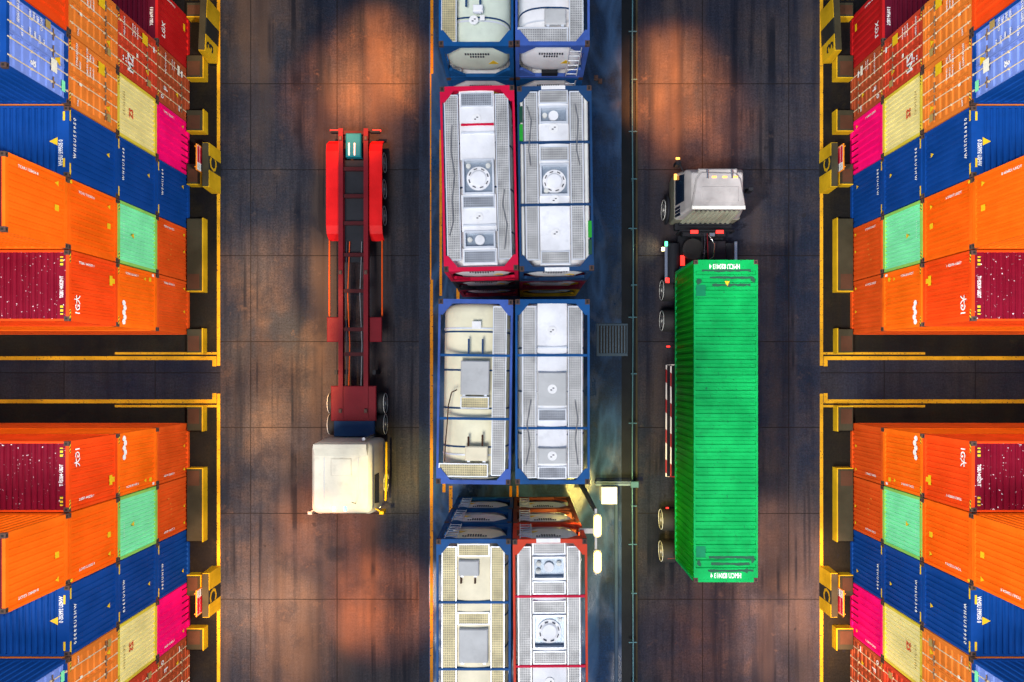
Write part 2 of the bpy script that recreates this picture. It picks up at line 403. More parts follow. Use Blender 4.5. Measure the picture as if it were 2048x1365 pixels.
TXT = {}
def text_geo(s):
    """flat outline of a string, 1 high, centred: list of verts, faces"""
    if s not in TXT:
        cu = bpy.data.curves.new('t', 'FONT'); cu.body = s; cu.size = 1.0; cu.resolution_u = 2
        cu.align_x = 'CENTER'; cu.align_y = 'CENTER'; cu.offset = 0.022
        ob = bpy.data.objects.new('t', cu); COL.objects.link(ob)
        me = bpy.data.meshes.new_from_object(ob.evaluated_get(bpy.context.evaluated_depsgraph_get()))
        TXT[s] = ([tuple(v.co) for v in me.vertices], [tuple(p.vertices) for p in me.polygons])
        bpy.data.objects.remove(ob); bpy.data.curves.remove(cu); bpy.data.meshes.remove(me)
    return TXT[s]
def add_text(mb, s, c, du, dv, size, mi=0, squeeze=1.0):
    vs, fs = text_geo(s); c = Vector(c); du = Vector(du)*size*squeeze; dv = Vector(dv)*size
    mb.add([c+du*v[0]+dv*v[1] for v in vs], fs, mi)
    return mb

# ------------------------------------------------------------------ containers
def corr(mb, t0, t1, pitch, s0, s1, depth, fn, mi=0):
    """corrugated sheet: profile runs along t, sheet spans s0..s1; fn(t, s, d) -> point"""
    n = max(1, round((t1-t0)/pitch)); p = (t1-t0)/n; prof = []
    for k in range(n):
        a = t0+k*p
        prof += [(a, 0), (a+p*0.42, 0), (a+p*0.50, depth), (a+p*0.92, depth)]
    prof.append((t1, 0))
    vs = [fn(t, s0, d) for t, d in prof]+[fn(t, s1, d) for t, d in prof]; m = len(prof)
    mb.add(vs, [(i, i+1, m+i+1, m+i) for i in range(m-1)], mi)
CW, CH, CL = 2.385, 2.636, 12.19
def frame_mb(L, Wd, H):
    mb = MB(); h = Wd/2; p = 0.11
    for x0, x1 in ((-p, 0), (-L, -L+p)):
        for y0, y1 in ((-h, -h+p), (h-p, h)): mb.box(x0, x1, y0, y1, 0.118, H-0.118)
        mb.box(x0, x1, -h+p, h-p, 0.02, 0.17); mb.box(x0, x1, -h+p, h-p, H-0.13, H-0.012)
    for y0, y1 in ((-h, -h+0.07), (h-0.07, h)):
        mb.box(-L+p, -p, y0, y1, 0.02, 0.17); mb.box(-L+p, -p, y0, y1, H-0.10, H-0.012)
    mb.box(-L+p, -p, -h+0.07, h-0.07, 0.06, 0.12)
    return mb
def roof_mb(L, Wd, H, pitch=0.21, depth=0.065):
    mb = MB(); h = Wd/2-0.07
    corr(mb, -L+0.42, -0.42, pitch, -h, h, -depth, lambda t, s, d: (t, s, H-0.016+d))
    for a, b_ in ((-L+0.09, -L+0.42), (-0.42, -0.09)):
        mb.quad((a, -h, H-0.016), (b_, -h, H-0.016), (b_, h, H-0.016), (a, h, H-0.016))
    return mb
def side_mb(L, Wd, H, sgn, pitch=0.28, depth=0.038):
    mb = MB(); y = sgn*(Wd/2-0.012)
    corr(mb, -L+0.11, -0.11, pitch, 0.17, H-0.10, -sgn*depth, lambda t, s, d: (t, y+d, s))
    if sgn > 0: mb.f = [tuple(reversed(f)) for f in mb.f]
    return mb
def end_mb(L, Wd, H, x, pitch=0.215, depth=0.055):
    mb = MB(); h = Wd/2-0.11; sg = 1 if x > -1 else -1
    corr(mb, -h, h, pitch, 0.17, H-0.13, -sg*depth, lambda t, s, d: (x-sg*0.018+d, t, s))
    if sg < 0: mb.f = [tuple(reversed(f)) for f in mb.f]
    return mb
def casting_mb():
    mb = MB(); mb.bbox(-0.178, 0, -0.081, 0.081, 0, 0.118, 0.008)
    mb.box(-0.13, -0.05, -0.035, 0.035, 0.118, 0.1195, 1); mb.box(0, 0.0015, -0.04, 0.04, 0.03, 0.085, 1)
    return mb
def door_mb(Wd, H, sgn):
    """one door leaf with three pressed bands across it"""
    mb = MB(); h = Wd/2-0.11
    y0, y1 = (0.008, h) if sgn > 0 else (-h, -0.008)
    x = -0.035; z0, z1 = 0.18, H-0.14; zs = [z0]
    bands = 7; st = (z1-z0)/bands; prof = []
    for k in range(bands):
        a = z0+k*st; prof += [(a, 0), (a+st*0.30, 0), (a+st*0.42, -0.035), (a+st*0.88, -0.035)]
    prof.append((z1, 0)); n = len(prof)
    e = 0.06
    vs = [(x+d, y0+e, z) for z, d in prof]+[(x+d, y1-e, z) for z, d in prof]
    mb.add(vs, [(i, n+i, n+i+1, i+1) for i in range(n-1)])
    mb.box(x-0.03, x+0.012, y0, y0+e, z0, z1); mb.box(x-0.03, x+0.012, y1-e, y1, z0, z1)
    return mb
def bar_mb(y, H):
    mb = MB(); mb.tube([(0.012, y, 0.06), (0.012, y, H-0.05)], 0.02, 6)
    for z in (0.10, H*0.3, H*0.62, H-0.16): mb.box(-0.022, 0.026, y-0.035, y+0.035, z-0.02, z+0.02)
    return mb
def handle_mb(y, H):
    mb = MB(); z = H*0.27; mb.box(0.0, 0.03, y-0.02, y+0.36, z, z+0.022); mb.box(-0.02, 0.035, y+0.15, y+0.21, z-0.04, z+0.05)
    return mb

FACE = 0.006
def uv(u, v, x=FACE): return (x, (u-0.5)*(CW), v*CH)
def decor(kind, arg, par, mx, my):
    """lettering and stickers; u runs south to north over the end, v bottom to top"""
    key = ('dec', kind, repr(arg))
    if kind == 'vser':      # serial running down the end
        s, u, v = arg
        cpart(key, 'serial_number', lambda: add_text(MB(), s, uv(u, v), (0, 0, -1), (0, 1, 0), 0.12), WHT, par, mx=mx, my=my)
    elif kind == 'hser':
        s, u, v, size, col = arg
        cpart(key, 'serial_number', lambda: add_text(MB(), s, uv(u, v, 0.03), (0, 1, 0), (0, 0, 1), size), col, par, mx=mx, my=my)
    elif kind == 'logo':
        s, u, v, size, col = arg
        cpart(key, 'logo', lambda: add_text(MB(), s, uv(u, v, 0.014), (0, 1, 0), (0, 0, 1), size), col, par, mx=mx, my=my)
    elif kind == 'blob':
        u, v = arg
        def f():
            mb = MB(); x = FACE
            for k in range(5):
                c = ((u-0.5)*CW-0.36+k*0.18, v*CH-(0.07 if k % 2 else 0.0))
                pts = [(c[0]+0.115*math.cos(a*math.pi/4), c[1]+0.105*math.sin(a*math.pi/4)) for a in range(8)]
                mb.prism(pts, 0, x+k*0.0006, x+0.001+k*0.0006)
            return mb
        cpart(key, 'logo', f, WHT, par, mx=mx, my=my)
    elif kind == 'tri':
        u, v, sz = arg
        def f():
            c = uv(u, v, FACE+0.002); return MB().prism([(c[1]-sz, c[2]-sz*0.8), (c[1]+sz, c[2]-sz*0.8), (c[1], c[2]+sz)], 0, c[0], c[0]+0.003)
        cpart(key, 'warning_sticker', f, YEL, par, mx=mx, my=my)
    elif kind == 'rect':
        nm, u, v, w, h, mat, x = arg
        key = ('dec', kind, nm, u, v, w, h, mat.name, x)
        cpart(key, nm, lambda: MB().box(x, x+0.004, (u-0.5)*CW-w/2, (u-0.5)*CW+w/2, v*CH-h/2, v*CH+h/2), mat, par, mx=mx, my=my)
    elif kind == 'rser':    # serial across the roof end
        s, u, x, size = arg
        cpart(key, 'roof_serial', lambda: add_text(MB(), s, (x, (u-0.5)*CW, CH-0.010), (0, 1, 0), (-1, 0, 0), size*0.85, squeeze=0.62), WHT, par, mx=mx, my=my)
    elif kind == 'rtri':
        u, x, sz = arg
        cpart(key, 'warning_sticker', lambda: MB().prism([(x+sz, (u-0.5)*CW-sz), (x+sz, (u-0.5)*CW+sz), (x-sz, (u-0.5)*CW)], 2, CH-0.012, CH-0.008), YEL, par, mx=mx, my=my)
    elif kind == 'haz':
        u0, u1, v = arg
        for i, u in enumerate((u0, u1)):
            cpart(key+(i,), 'hazard_stripe', lambda: MB().box(0.001, 0.004, (u-0.5)*CW-0.16, (u-0.5)*CW+0.16, v*CH-0.03, v*CH+0.03), HAZ, par, mx=mx, my=my)
    elif kind == 'rhaz':
        for i, u in enumerate((0.16, 0.84)):
            cpart(key+(i,), 'hazard_stripe', lambda: MB().box(-0.30, -0.20, (u-0.5)*CW-0.17, (u-0.5)*CW+0.17, CH-0.013, CH-0.009), HAZ, par, mx=mx, my=my)
    elif kind == 'yhaz':    # plain yellow strips either side of the roof edge
        for i, u in enumerate((0.12, 0.88)):
            cpart(key+(i,), 'edge_marking', lambda: MB().box(-0.002, 0.003, (u-0.5)*CW-0.19, (u-0.5)*CW+0.19, CH-0.11, CH-0.045), YEL, par, mx=mx, my=my)
    elif kind == 'yroof':
        for i, u in enumerate((0.2, 0.86)):
            cpart(key+(i,), 'edge_marking', lambda: MB().box(-0.20, -0.13, (u-0.5)*CW-0.15, (u-0.5)*CW+0.15, CH-0.013, CH-0.009), YEL, par, mx=mx, my=my)
def door_text(kind_):
    out = []
    T = {
     'tan':  [('hser', ('TTNU 857720', 0.78, 0.86, 0.13, WHT)), ('hser', ('45G1', 0.66, 0.80, 0.12, WHT)),
              ('hser', ('MAX GW', 0.88, 0.66, 0.12, WHT)), ('hser', ('TARE', 0.87, 0.60, 0.12, WHT)), ('hser', ('NET', 0.87, 0.54, 0.12, WHT)),
              ('hser', ('30480 KG', 0.66, 0.66, 0.10, WHT)), ('hser', ('3880 KG', 0.66, 0.60, 0.10, WHT)), ('hser', ('26600 KG', 0.66, 0.54, 0.10, WHT)),
              ('rect', ('yellow_placard', 0.83, 0.38, 0.42, 0.34, YEL, 0.045)), ('tri', (0.30, 0.22, 0.12)), ('rect', ('vent', 0.15, 0.22, 0.28, 0.2, GREYS, 0.045)),
              ('hser', ('TTNU', 0.10, 0.84, 0.10, WHT)), ('rect', ('sticker', 0.38, 0.80, 0.10, 0.12, PALE, 0.045))],
     'red':  [('hser', ('MEDU 732510', 0.78, 0.86, 0.12, WHT)), ('hser', ('MAX 30480', 0.84, 0.66, 0.10, WHT)), ('hser', ('TARE 3700', 0.84, 0.60, 0.10, WHT)),
              ('hser', ('NET 26780', 0.84, 0.54, 0.10, WHT)), ('rect', ('yellow_placard', 0.84, 0.36, 0.40, 0.36, YEL, 0.045)),
              ('logo', ('MZ', 0.26, 0.70, 0.52, WHT)), ('logo', ('::', 0.26, 0.86, 0.5, WHT)), ('tri', (0.34, 0.28, 0.12)),
              ('rect', ('vent', 0.15, 0.24, 0.26, 0.2, GREYS, 0.045)), ('rect', ('sticker', 0.80, 0.12, 0.22, 0.1, WHT, 0.045)), ('rect', ('sticker', 0.46, 0.56, 0.16, 0.10, PALE, 0.045))],
     'brown': [('hser', ('FSCU 869412', 0.80, 0.78, 0.12, WHT)), ('hser', ('45G1', 0.62, 0.78, 0.12, WHT)), ('hser', ('MAX 30480', 0.84, 0.58, 0.09, WHT)), ('hser', ('TARE 3900', 0.84, 0.52, 0.09, WHT)),
              ('rect', ('placard', 0.82, 0.40, 0.42, 0.16, PALE, 0.045)), ('rect', ('placard', 0.80, 0.30, 0.26, 0.12, WHT, 0.045)), ('logo', ('F', 0.30, 0.76, 0.40, WHT)),
              ('logo', ('o', 0.12, 0.88, 0.36, WHT)), ('tri', (0.36, 0.42, 0.11)), ('rect', ('sticker', 0.12, 0.38, 0.26, 0.06, WHT, 0.045)),
              ('rect', ('sticker', 0.9, 0.08, 0.12, 0.08, WHT, 0.045)), ('rect', ('sticker', 0.1, 0.08, 0.14, 0.08, WHT, 0.045))],
     'pale': [('hser', ('SEGU 661229', 0.82, 0.84, 0.14, WHT)), ('hser', ('2', 0.60, 0.84, 0.14, WHT)), ('hser', ('45 G1', 0.58, 0.78, 0.13, WHT)),
              ('hser', ('MGW', 0.86, 0.66, 0.12, WHT)), ('hser', ('TARE', 0.87, 0.60, 0.12, WHT)), ('hser', ('NET', 0.87, 0.54, 0.12, WHT)), ('hser', ('CU.CAP', 0.84, 0.48, 0.12, WHT)),
              ('hser', ('30480', 0.64, 0.66, 0.11, WHT)), ('hser', ('3880', 0.64, 0.58, 0.11, WHT)), ('hser', ('26600', 0.62, 0.51, 0.11, WHT)), ('hser', ('76.4', 0.62, 0.44, 0.11, WHT)),
              ('rect', ('placard', 0.90, 0.38, 0.26, 0.22, GREYS, 0.045)), ('tri', (0.52, 0.20, 0.15)), ('rect', ('torn_notice', 0.40, 0.28, 0.42, 0.26, PALE, 0.045)),
              ('logo', ('&', 0.26, 0.60, 0.34, WHT)), ('rect', ('sticker', 0.20, 0.12, 0.36, 0.16, GRN, 0.045))],
    }
    return T[kind_]

def container(loc, mx, my, spec, label, extras=(), L=CL, Wd=CW, H=CH, group=None, rot=0.0, name='shipping_container', top=False):
    paint_, kind = spec['m'], spec['k']
    roof_m = spec.get('roof', paint_); trim = spec.get('trim', paint_); sidem = spec.get('side', paint_)
    t = thing(name, loc, label, 'container', group, rot)
    d = (round(L, 2), round(Wd, 2), round(H, 2))
    cpart(('frame', d), 'frame', lambda: frame_mb(L, Wd, H), trim, t, mx=mx, my=my)
    cpart(('roof', d), 'roof', lambda: roof_mb(L, Wd, H, spec.get('rp', 0.21)), roof_m, t, mx=mx, my=my)
    for sg in (-1, 1):
        cpart(('side', d, sg), 'side_panel', lambda: side_mb(L, Wd, H, sg), sidem, t, mx=mx, my=my)
    cpart(('back', d), 'end_panel', lambda: end_mb(L, Wd, H, -L), paint_, t, mx=mx, my=my)
    if kind == 'door':
        h = Wd/2-0.11
        for sg in (-1, 1):
            dr = cpart(('door', d, sg), 'door', lambda: door_mb(Wd, H, sg), paint_, t, mx=mx, my=my)
            for q in (0.22, 0.72):
                y = sg*h*q if sg > 0 else -h*(q)
                cpart(('bar', d, sg, q), 'locking_bar', lambda: bar_mb(y, H), BAR, dr, mx=mx, my=my)
                cpart(('hdl', d, sg, q), 'handle', lambda: handle_mb(y-0.17, H), HND, dr, mx=mx, my=my)
    else:
        cpart(('end', d, spec.get('ep', 0.215)), 'end_panel', lambda: end_mb(L, Wd, H, 0.0, spec.get('ep', 0.215)), paint_, t, mx=mx, my=my)
    h = Wd/2-0.081
    xs = (0.002,) if L == CL else (0.002, -L+0.176)
    for x in xs:
        for y in (-h, h):
            for z in (0.0, H-0.118):
                cpart('casting', 'corner_casting', casting_mb, [CAST, HOLE], t, (x*mx, (y+(0.002 if y > 0 else -0.002))*my, z+(0.001 if z else -0.0)), mx, my)
    for k, a in list(extras): decor(k, a, t, mx, my)
    return t

STK = {   # (row from the gap, tier): paint, end kind, words, decals
 (1,1): (dict(m=RO2, k='end'), 'rust orange', [('vser', ('TCNU 572910 3', 0.88, 0.66)), ('tri', (0.86, 0.20, 0.075)), ('tri', (0.42, 0.20, 0.075))]),
 (1,2): (dict(m=OR2, k='end'), 'amber orange white logo', [('vser', ('TCNU 661043 7', 0.88, 0.66)), ('tri', (0.86, 0.34, 0.075)), ('rect', ('yellow_placard', 0.87, 0.20, 0.16, 0.16, YEL, 0.006)), ('blob', (0.24, 0.86)), ('rect', ('sticker', 0.955, 0.12, 0.10, 0.13, WHT, 0.004)), ('haz', (0.1, 0.9, 0.975))]),
 (1,3): (dict(m=RO, k='end', roof=MR), 'red orange speckled roof', [('vser', ('TGBU 443529 1', 0.86, 0.66)), ('rect', ('yellow_placard', 0.70, 0.16, 0.36, 0.16, YEL, 0.006)), ('rect', ('yellow_placard', 0.70, 0.12, 0.18, 0.22, YEL, 0.0065)), ('logo', ('1G大', 0.24, 0.84, 0.31, WHT)), ('rser', ('TGBU 443529 IT', 0.48, -0.25, 0.20)), ('rhaz', 0), ('haz', (0.1, 0.9, 0.975))]),
 (2,1): (dict(m=RO2, k='end'), 'rust orange', [('vser', ('TCNU 904127 5', 0.88, 0.66)), ('tri', (0.86, 0.20, 0.075)), ('tri', (0.54, 0.20, 0.075)), ('rect', ('sticker', 0.60, 0.60, 0.05, 0.10, DO, 0.006)), ('rect', ('sticker', 0.50, 0.60, 0.05, 0.10, DO, 0.006)), ('rect', ('sticker', 0.40, 0.62, 0.05, 0.10, DO, 0.006)), ('rect', ('sticker', 0.30, 0.68, 0.05, 0.14, DO, 0.006))]),
 (2,2): (dict(m=GRN, k='end', trim=GR2, ep=0.17), 'mint green', [('tri', (0.50, 0.66, 0.10)), ('hser', ('. . . . . . . .', 0.55, 0.90, 0.18, WHT)), ('haz', (0.12, 0.88, 0.975))]),
 (2,3): (dict(m=OR, k='end'), 'orange', [('vser', ('TCNU 715503 6', 0.86, 0.66)), ('tri', (0.82, 0.20, 0.085)), ('rect', ('yellow_placard', 0.52, 0.20, 0.2, 0.18, YEL, 0.006)), ('rect', ('yellow_placard', 0.96, 0.955, 0.1, 0.1, YEL, 0.002))]),
 (2,4): (dict(m=OR2, k='end', roof=MR2), 'bright orange maroon roof', [('vser', ('TCNU 138454 8', 0.88, 0.66)), ('tri', (0.86, 0.20, 0.09)), ('rect', ('yellow_placard', 0.52, 0.20, 0.2, 0.18, YEL, 0.006)), ('rser', ('TCNU 138454 N', 0.55, -0.26, 0.22)), ('rhaz', 0)]),
 (3,1): (dict(m=BL, k='end'), 'navy blue', [('hser', ('W S H U 5 8 4', 0.62, 0.88, 0.18, WHT)), ('tri', (0.74, 0.25, 0.085)), ('yhaz', 0)]),
 (3,2): (dict(m=BL, k='end'), 'navy blue', [('hser', ('W H S U 5 3 4 8', 0.58, 0.88, 0.18, WHT)), ('tri', (0.62, 0.24, 0.085)), ('yhaz', 0)]),
 (3,3): (dict(m=BL, k='end', rp=0.205), 'navy blue roof lettering', [('hser', ('W H S U 5 9 9 5 0', 0.58, 0.90, 0.18, WHT)), ('tri', (0.60, 0.22, 0.09)), ('rser', ('WHSU 599505 0', 0.34, -0.27, 0.24)), ('rtri', (0.50, -0.52, 0.14)), ('yhaz', 0), ('yroof', 0)]),
 (4,1): (dict(m=PK, k='end', ep=0.3), 'hot pink', [('vser', ('ONEU 024837 1', 0.90, 0.66)), ('tri', (0.86, 0.24, 0.075))]
        +[('rect', ('scorch_mark', 0.70-0.125*i, 0.17, 0.055, 0.55, MR2, 0.004)) for i in range(6)]),
 (4,2): (dict(m=CR, k='end', trim=CR2, ep=0.2), 'cream', [('logo', ('ZS', 0.46, 0.68, 0.34, REDS)), ('hser', ('C A I U 2 2 8 0 4', 0.55, 0.86, 0.13, GREYS)), ('haz', (0.14, 0.86, 0.975))]),
 (4,3): (dict(m=DO, k='door'), 'tan orange', door_text('tan')+[('haz', (0.14, 0.86, 0.975))]),
 (4,4): (dict(m=LB, k='door', side=BL, roof=BL, trim=BL), 'pale blue', door_text('pale')+[('rser', ('SEGU 661229', 0.42, -0.26, 0.24)), ('rhaz', 0)]),
 (5,1): (dict(m=BR, k='door'), 'brown red', door_text('brown')+[('haz', (0.14, 0.86, 0.975))]),
 (5,2): (dict(m=RD, k='door'), 'brick red', door_text('red')+[('haz', (0.14, 0.86, 0.975))]),
 (5,3): (dict(m=DO, k='door'), 'tan orange', door_text('tan')),
 (5,4): (dict(m=RO, k='end', ep=0.3), 'bare red orange', []),
 (6,1): (dict(m=DR, k='end', roof=MR2, ep=0.3), 'dark red plum roof', [('logo', ('LGX', 0.30, 0.84, 0.34, WHT)), ('rect', ('yellow_placard', 0.72, 0.2, 0.32, 0.14, YEL, 0.006)), ('vser', ('TGBU 647910 5', 0.92, 0.64)), ('rser', ('TGBU 647910 5', 0.45, -0.26, 0.22))]),
}
TIERN = {1: 'bottom', 2: 'second', 3: 'third', 4: 'fourth'}
ROWN = {1: 'first', 2: 'second', 3: 'third', 4: 'fourth', 5: 'fifth', 6: 'sixth'}
PITCH, TH, FX = 2.43, 2.648, 15.21
def stack(mx, my, name):
    y0 = 1.71 if my > 0 else -2.31
    for (row, tier), (spec, words, dec) in STK.items():
        if my < 0 and (row == 6 or (row == 5 and tier > 2)): continue
        yc = y0+my*(row-0.5)*PITCH
        j = random.uniform(-0.018, 0.018)
        k = 'doors' if spec['k'] == 'door' else 'end'
        lab = f'{words} container, {TIERN[tier]} tier, {ROWN[row]} row from the gap, {name} stack'
        container((mx*(-FX+j), yc, (tier-1)*TH), mx, my, spec, lab, dec, group='stacked shipping containers')
stack(1, 1, 'upper left'); stack(-1, 1, 'upper right'); stack(1, -1, 'lower left'); stack(-1, -1, 'lower right')

# ------------------------------------------------------------------ ground, lanes, lines
GY = 60
base_m = concrete('yard_concrete', (0.004, 0.004, 0.006), (0.010, 0.009, 0.007), (0.020, 0.015, 0.006), joints=False, seed=3.0, streak=0.3)
struct('ground', sheet(-130, 130, -130, 130, 0), base_m)
laneL = concrete('lane_concrete_warm', (0.010, 0.015, 0.028), (0.031, 0.030, 0.038), (0.058, 0.041, 0.034), seed=1.0)
laneR = concrete('lane_concrete_cool', (0.010, 0.015, 0.031), (0.030, 0.029, 0.038), (0.054, 0.039, 0.035), seed=9.0, py_=3.96)
pad_m = concrete('pad_concrete', (0.003, 0.014, 0.038), (0.008, 0.030, 0.082), (0.020, 0.020, 0.012), joints=False, wet=0.9, seed=5.0, streak=0.25)  # blue of the reflected sky is put into this wet concrete's colour
aisle_m = concrete('aisle_concrete', (0.005, 0.009, 0.024), (0.028, 0.027, 0.032), (0.024, 0.020, 0.018), seed=12.0, streak=0.5, px_=4.2, py_=9.0)
gx = lambda x: (x-NX)*HC/FP
gy = lambda y: (NY-y)*HC/FP
ox = gx(502); oy = gy(683)
struct('roadway', sheet(gx(441)-ox, gx(858)-ox, -GY, GY, 0.004), laneL, (ox, oy, 0))
ox2 = gx(1578)
struct('roadway', sheet(gx(1272)-ox2, gx(1641)-ox2, -GY, GY, 0.004), laneR, (ox2, oy, 0))
struct('gutter_strip', sheet(gx(838), gx(858), -GY, GY, 0.006), concrete('gutter_concrete', (0.010, 0.016, 0.034), (0.022, 0.030, 0.050), (0.024, 0.024, 0.03), joints=False, seed=21.0, streak=0.6))
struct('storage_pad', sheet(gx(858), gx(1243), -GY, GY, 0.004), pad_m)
struct('cross_aisle', sheet(-60, gx(441), gy(806), gy(716), 0.004), aisle_m)
struct('cross_aisle', sheet(gx(1641), 60, gy(806), gy(716), 0.004), aisle_m)
# sunken drain channel beside the right-hand lane
mb = MB(); mb.quad((gx(1243), -GY, 0.002), (gx(1272), -GY, 0.002), (gx(1272), GY, 0.002), (gx(1243), GY, 0.002))
struct('drain_channel', mb, paint('wet_black', (0.005, 0.007, 0.010), 0.4, 0.5))
ch = MB(); ch.box(gx(1271), gx(1274.5), -GY, GY, 0, 0.09); struct('channel_kerb', ch, RCON)

def strip(mb, x0, x1, y0, y1, z=0.008): mb.quad((gx(x0), gy(y1), z), (gx(x1), gy(y1), z), (gx(x1), gy(y0), z), (gx(x0), gy(y0), z))
mb = MB()
strip(mb, 861, 866.5, -300, 148); strip(mb, 860, 862.5, 148, 560); strip(mb, 860, 866, 560, 2000)
struct('lane_marking', mb, OLINE)
mb = MB(); strip(mb, 879, 884, 260, 592); strip(mb, 913, 919, 575, 603); strip(mb, 885, 891, 960, 985); strip(mb, 898, 905, 972, 1030)
strip(mb, 1019, 1024, 972, 996); strip(mb, 1033, 1037, 972, 996); struct('bay_marking', mb, OLINE)
def mirror_lines(mx, my):
    mb = MB()
    def st(x0, x1, y0, y1, z=0.008):
        X0, X1 = gx(x0)*mx, gx(x1)*mx; Y0, Y1 = gy(y0), gy(y1)
        if my < 0: Y0, Y1 = -0.69-Y0, -0.69-Y1
        a, b_ = sorted((X0, X1)); c, d_ = sorted((Y0, Y1)); mb.quad((a, c, z), (b_, c, z), (b_, d_, z), (a, d_, z))
    st(434, 440.5, 0, 732); st(-900, 433, 713, 720.5); st(230, 434, 705, 709.5, 0.009); st(425, 433, 720.5, 733); st(372, 441, -3, 0) if my > 0 else None
    struct('kerb_marking', mb, YLINE)
for mx in (1, -1):
    for my in (1, -1): mirror_lines(mx, my)

# ------------------------------------------------------------------ blocks along the stacks
def my_y(y, my): return gy(y) if my > 0 else -0.69-gy(y)
def barrier(mx, my, fxp, y0, y1, hgt, word, label, band, letter_y, slab=0.30):
    X = gx(fxp); Y0, Y1 = gy(y1), gy(y0); yc = (Y0+Y1)/2; h = (Y1-Y0)/2
    t = thing('concrete_barrier', (X*mx, yc if my > 0 else -0.69-yc, 0), label, 'barrier', 'crash barriers beside the stacks')
    b0, b1 = band
    for nm, a, b_, m in (('painted_end', -h, b0*h, YCON), ('painted_band', b0*h, b1*h, KCON), ('painted_end', b1*h, h, YCON)):
        mb = MB(); mb.prism([(-slab-0.12, 0), (0.0, 0), (0.0, hgt-0.03), (-0.03, hgt), (-slab+0.02, hgt), (-slab, hgt-0.03)], 1, a, b_)
        part(nm, mb, m, t, mx=mx, my=my)
    mb = MB(); mb.bbox(-slab+0.01, -0.01, -h+0.02, h-0.02, hgt+0.001, hgt+0.03, 0.012); part('cap', mb, RCON, t, mx=mx, my=my)
    mb = add_text(MB(), word, (0.004, letter_y*h, hgt*0.62), (0, 1, 0), (0, 0, 1), 0.85)
    part('number', mb, KCON if word == '3' else YCON, t, mx=mx, my=my)
    return t
def plinth(mx, my, x1p, y0, y1, hgt, label, raw=False):
    """low block under the stack edge: concrete top, yellow painted faces"""
    X = gx(x1p); Y0, Y1 = gy(y1), gy(y0); yc = (Y0+Y1)/2; h = (Y1-Y0)/2; inn = -FX+0.06-X
    t = thing('concrete_plinth', (X*mx, yc if my > 0 else -0.69-yc, 0), label, 'plinth', 'low plinths along the stack edge')
    mb = MB(); mb.bbox(inn, -0.05, -h+0.04, h-0.04, 0, hgt, 0.02); part('block', mb, RCON, t, mx=mx, my=my)
    mb = MB(); mb.bbox(-0.05, 0, -h, h, 0, hgt+0.004, 0.015); mb.box(inn, -0.05, -h, -h+0.04, 0, hgt+0.003)
    part('painted_face', mb, YCON, t, mx=mx, my=my)
    mb = MB(); w = min(h*0.6, 0.34)
    mb.box(inn+0.05, -0.16, -h+0.12, -h+0.12+2*w, hgt+0.001, hgt+0.012); part('base_plate', mb, RUST, t, mx=mx, my=my)
    return t
for mx, sd_ in ((1, 'left'), (-1, 'right')):
    for my, ud in ((1, 'upper'), (-1, 'lower')):
        q = f'{ud} {sd_}'
        if my > 0:
            o = barrier(mx, my, 438, 26, 128, 1.22, '3', f'leaning yellow concrete barrier with black 3 beside the {q} stack', (-0.36, 0.26), -0.68)
            o.rotation_euler = (0, 0, R(-2.5)*mx)
            plinth(mx, my, 416, 118, 165, 0.42, f'square yellow faced plinth directly below barrier 3 by the {q} stack')
            plinth(mx, my, 416, 14, 45, 0.42, f'dark plinth tucked behind barrier 3 at the {q} stack')
        barrier(mx, my, 441.5, 303, 388, 1.12, 'C', f'yellow concrete barrier lettered C on black band by the {q} stack', (-0.22, 0.42), 0.10)
        plinth(mx, my, 416, 226, 270, 0.42, f'square plinth against the hot pink container of the {q} stack')
        plinth(mx, my, 411, 332, 375, 0.40, f'plinth half hidden behind the C barrier of the {q} stack')
        plinth(mx, my, 415, 440, 586, 0.42, f'long low yellow edged plinth along the {q} stack')
        plinth(mx, my, 414, 658, 708, 0.40, f'stubby olive plinth at the gap corner of the {q} stack')
        # notice board standing behind the C barrier
        b0 = gx(441.5); yb = gy(334)
        t = thing('notice_board', ((b0-0.42)*mx, yb if my > 0 else -0.69-yb, 0), f'red and white notice in orange frame behind C barrier, {q} stack', 'sign', 'red notice boards')
        mb = MB()
        for (a, b_, c, d_) in ((-0.58, 0.58, 0.62, 0.66), (-0.58, 0.58, 1.36, 1.40), (-0.58, -0.54, 0.66, 1.36), (0.54, 0.58, 0.66, 1.36)): mb.box(-0.02, 0.02, a, b_, c, d_)
        part('frame', mb, SIGNO, t, mx=mx, my=my)
        part('panel', MB().box(-0.01, 0.01, -0.54, 0.54, 0.66, 1.36), WHT, t, mx=mx, my=my)
        mb = MB()
        for k in range(3): mb.box(0.01, 0.013, -0.20, 0.52, 0.70+k*0.215, 0.885+k*0.215)
        part('red_stripes', mb, SIGNR, t, mx=mx, my=my)
        mb = MB(); add_text(mb, 'DEPOT', (0.014, -0.37, 1.18), (0, 1, 0), (0, 0, 1), 0.12, squeeze=0.75); add_text(mb, 'AREA', (0.014, -0.37, 0.98), (0, 1, 0), (0, 0, 1), 0.12); add_text(mb, '(30)', (0.014, -0.37, 0.78), (0, 1, 0), (0, 0, 1), 0.13)
        part('lettering', mb, INK, t, mx=mx, my=my)
        for yy in (-0.45, 0.45): part('post', MB().tube([(-0.04, yy, 0), (-0.04, yy, 1.44)], 0.025, 6), SIGNO, t, mx=mx, my=my)

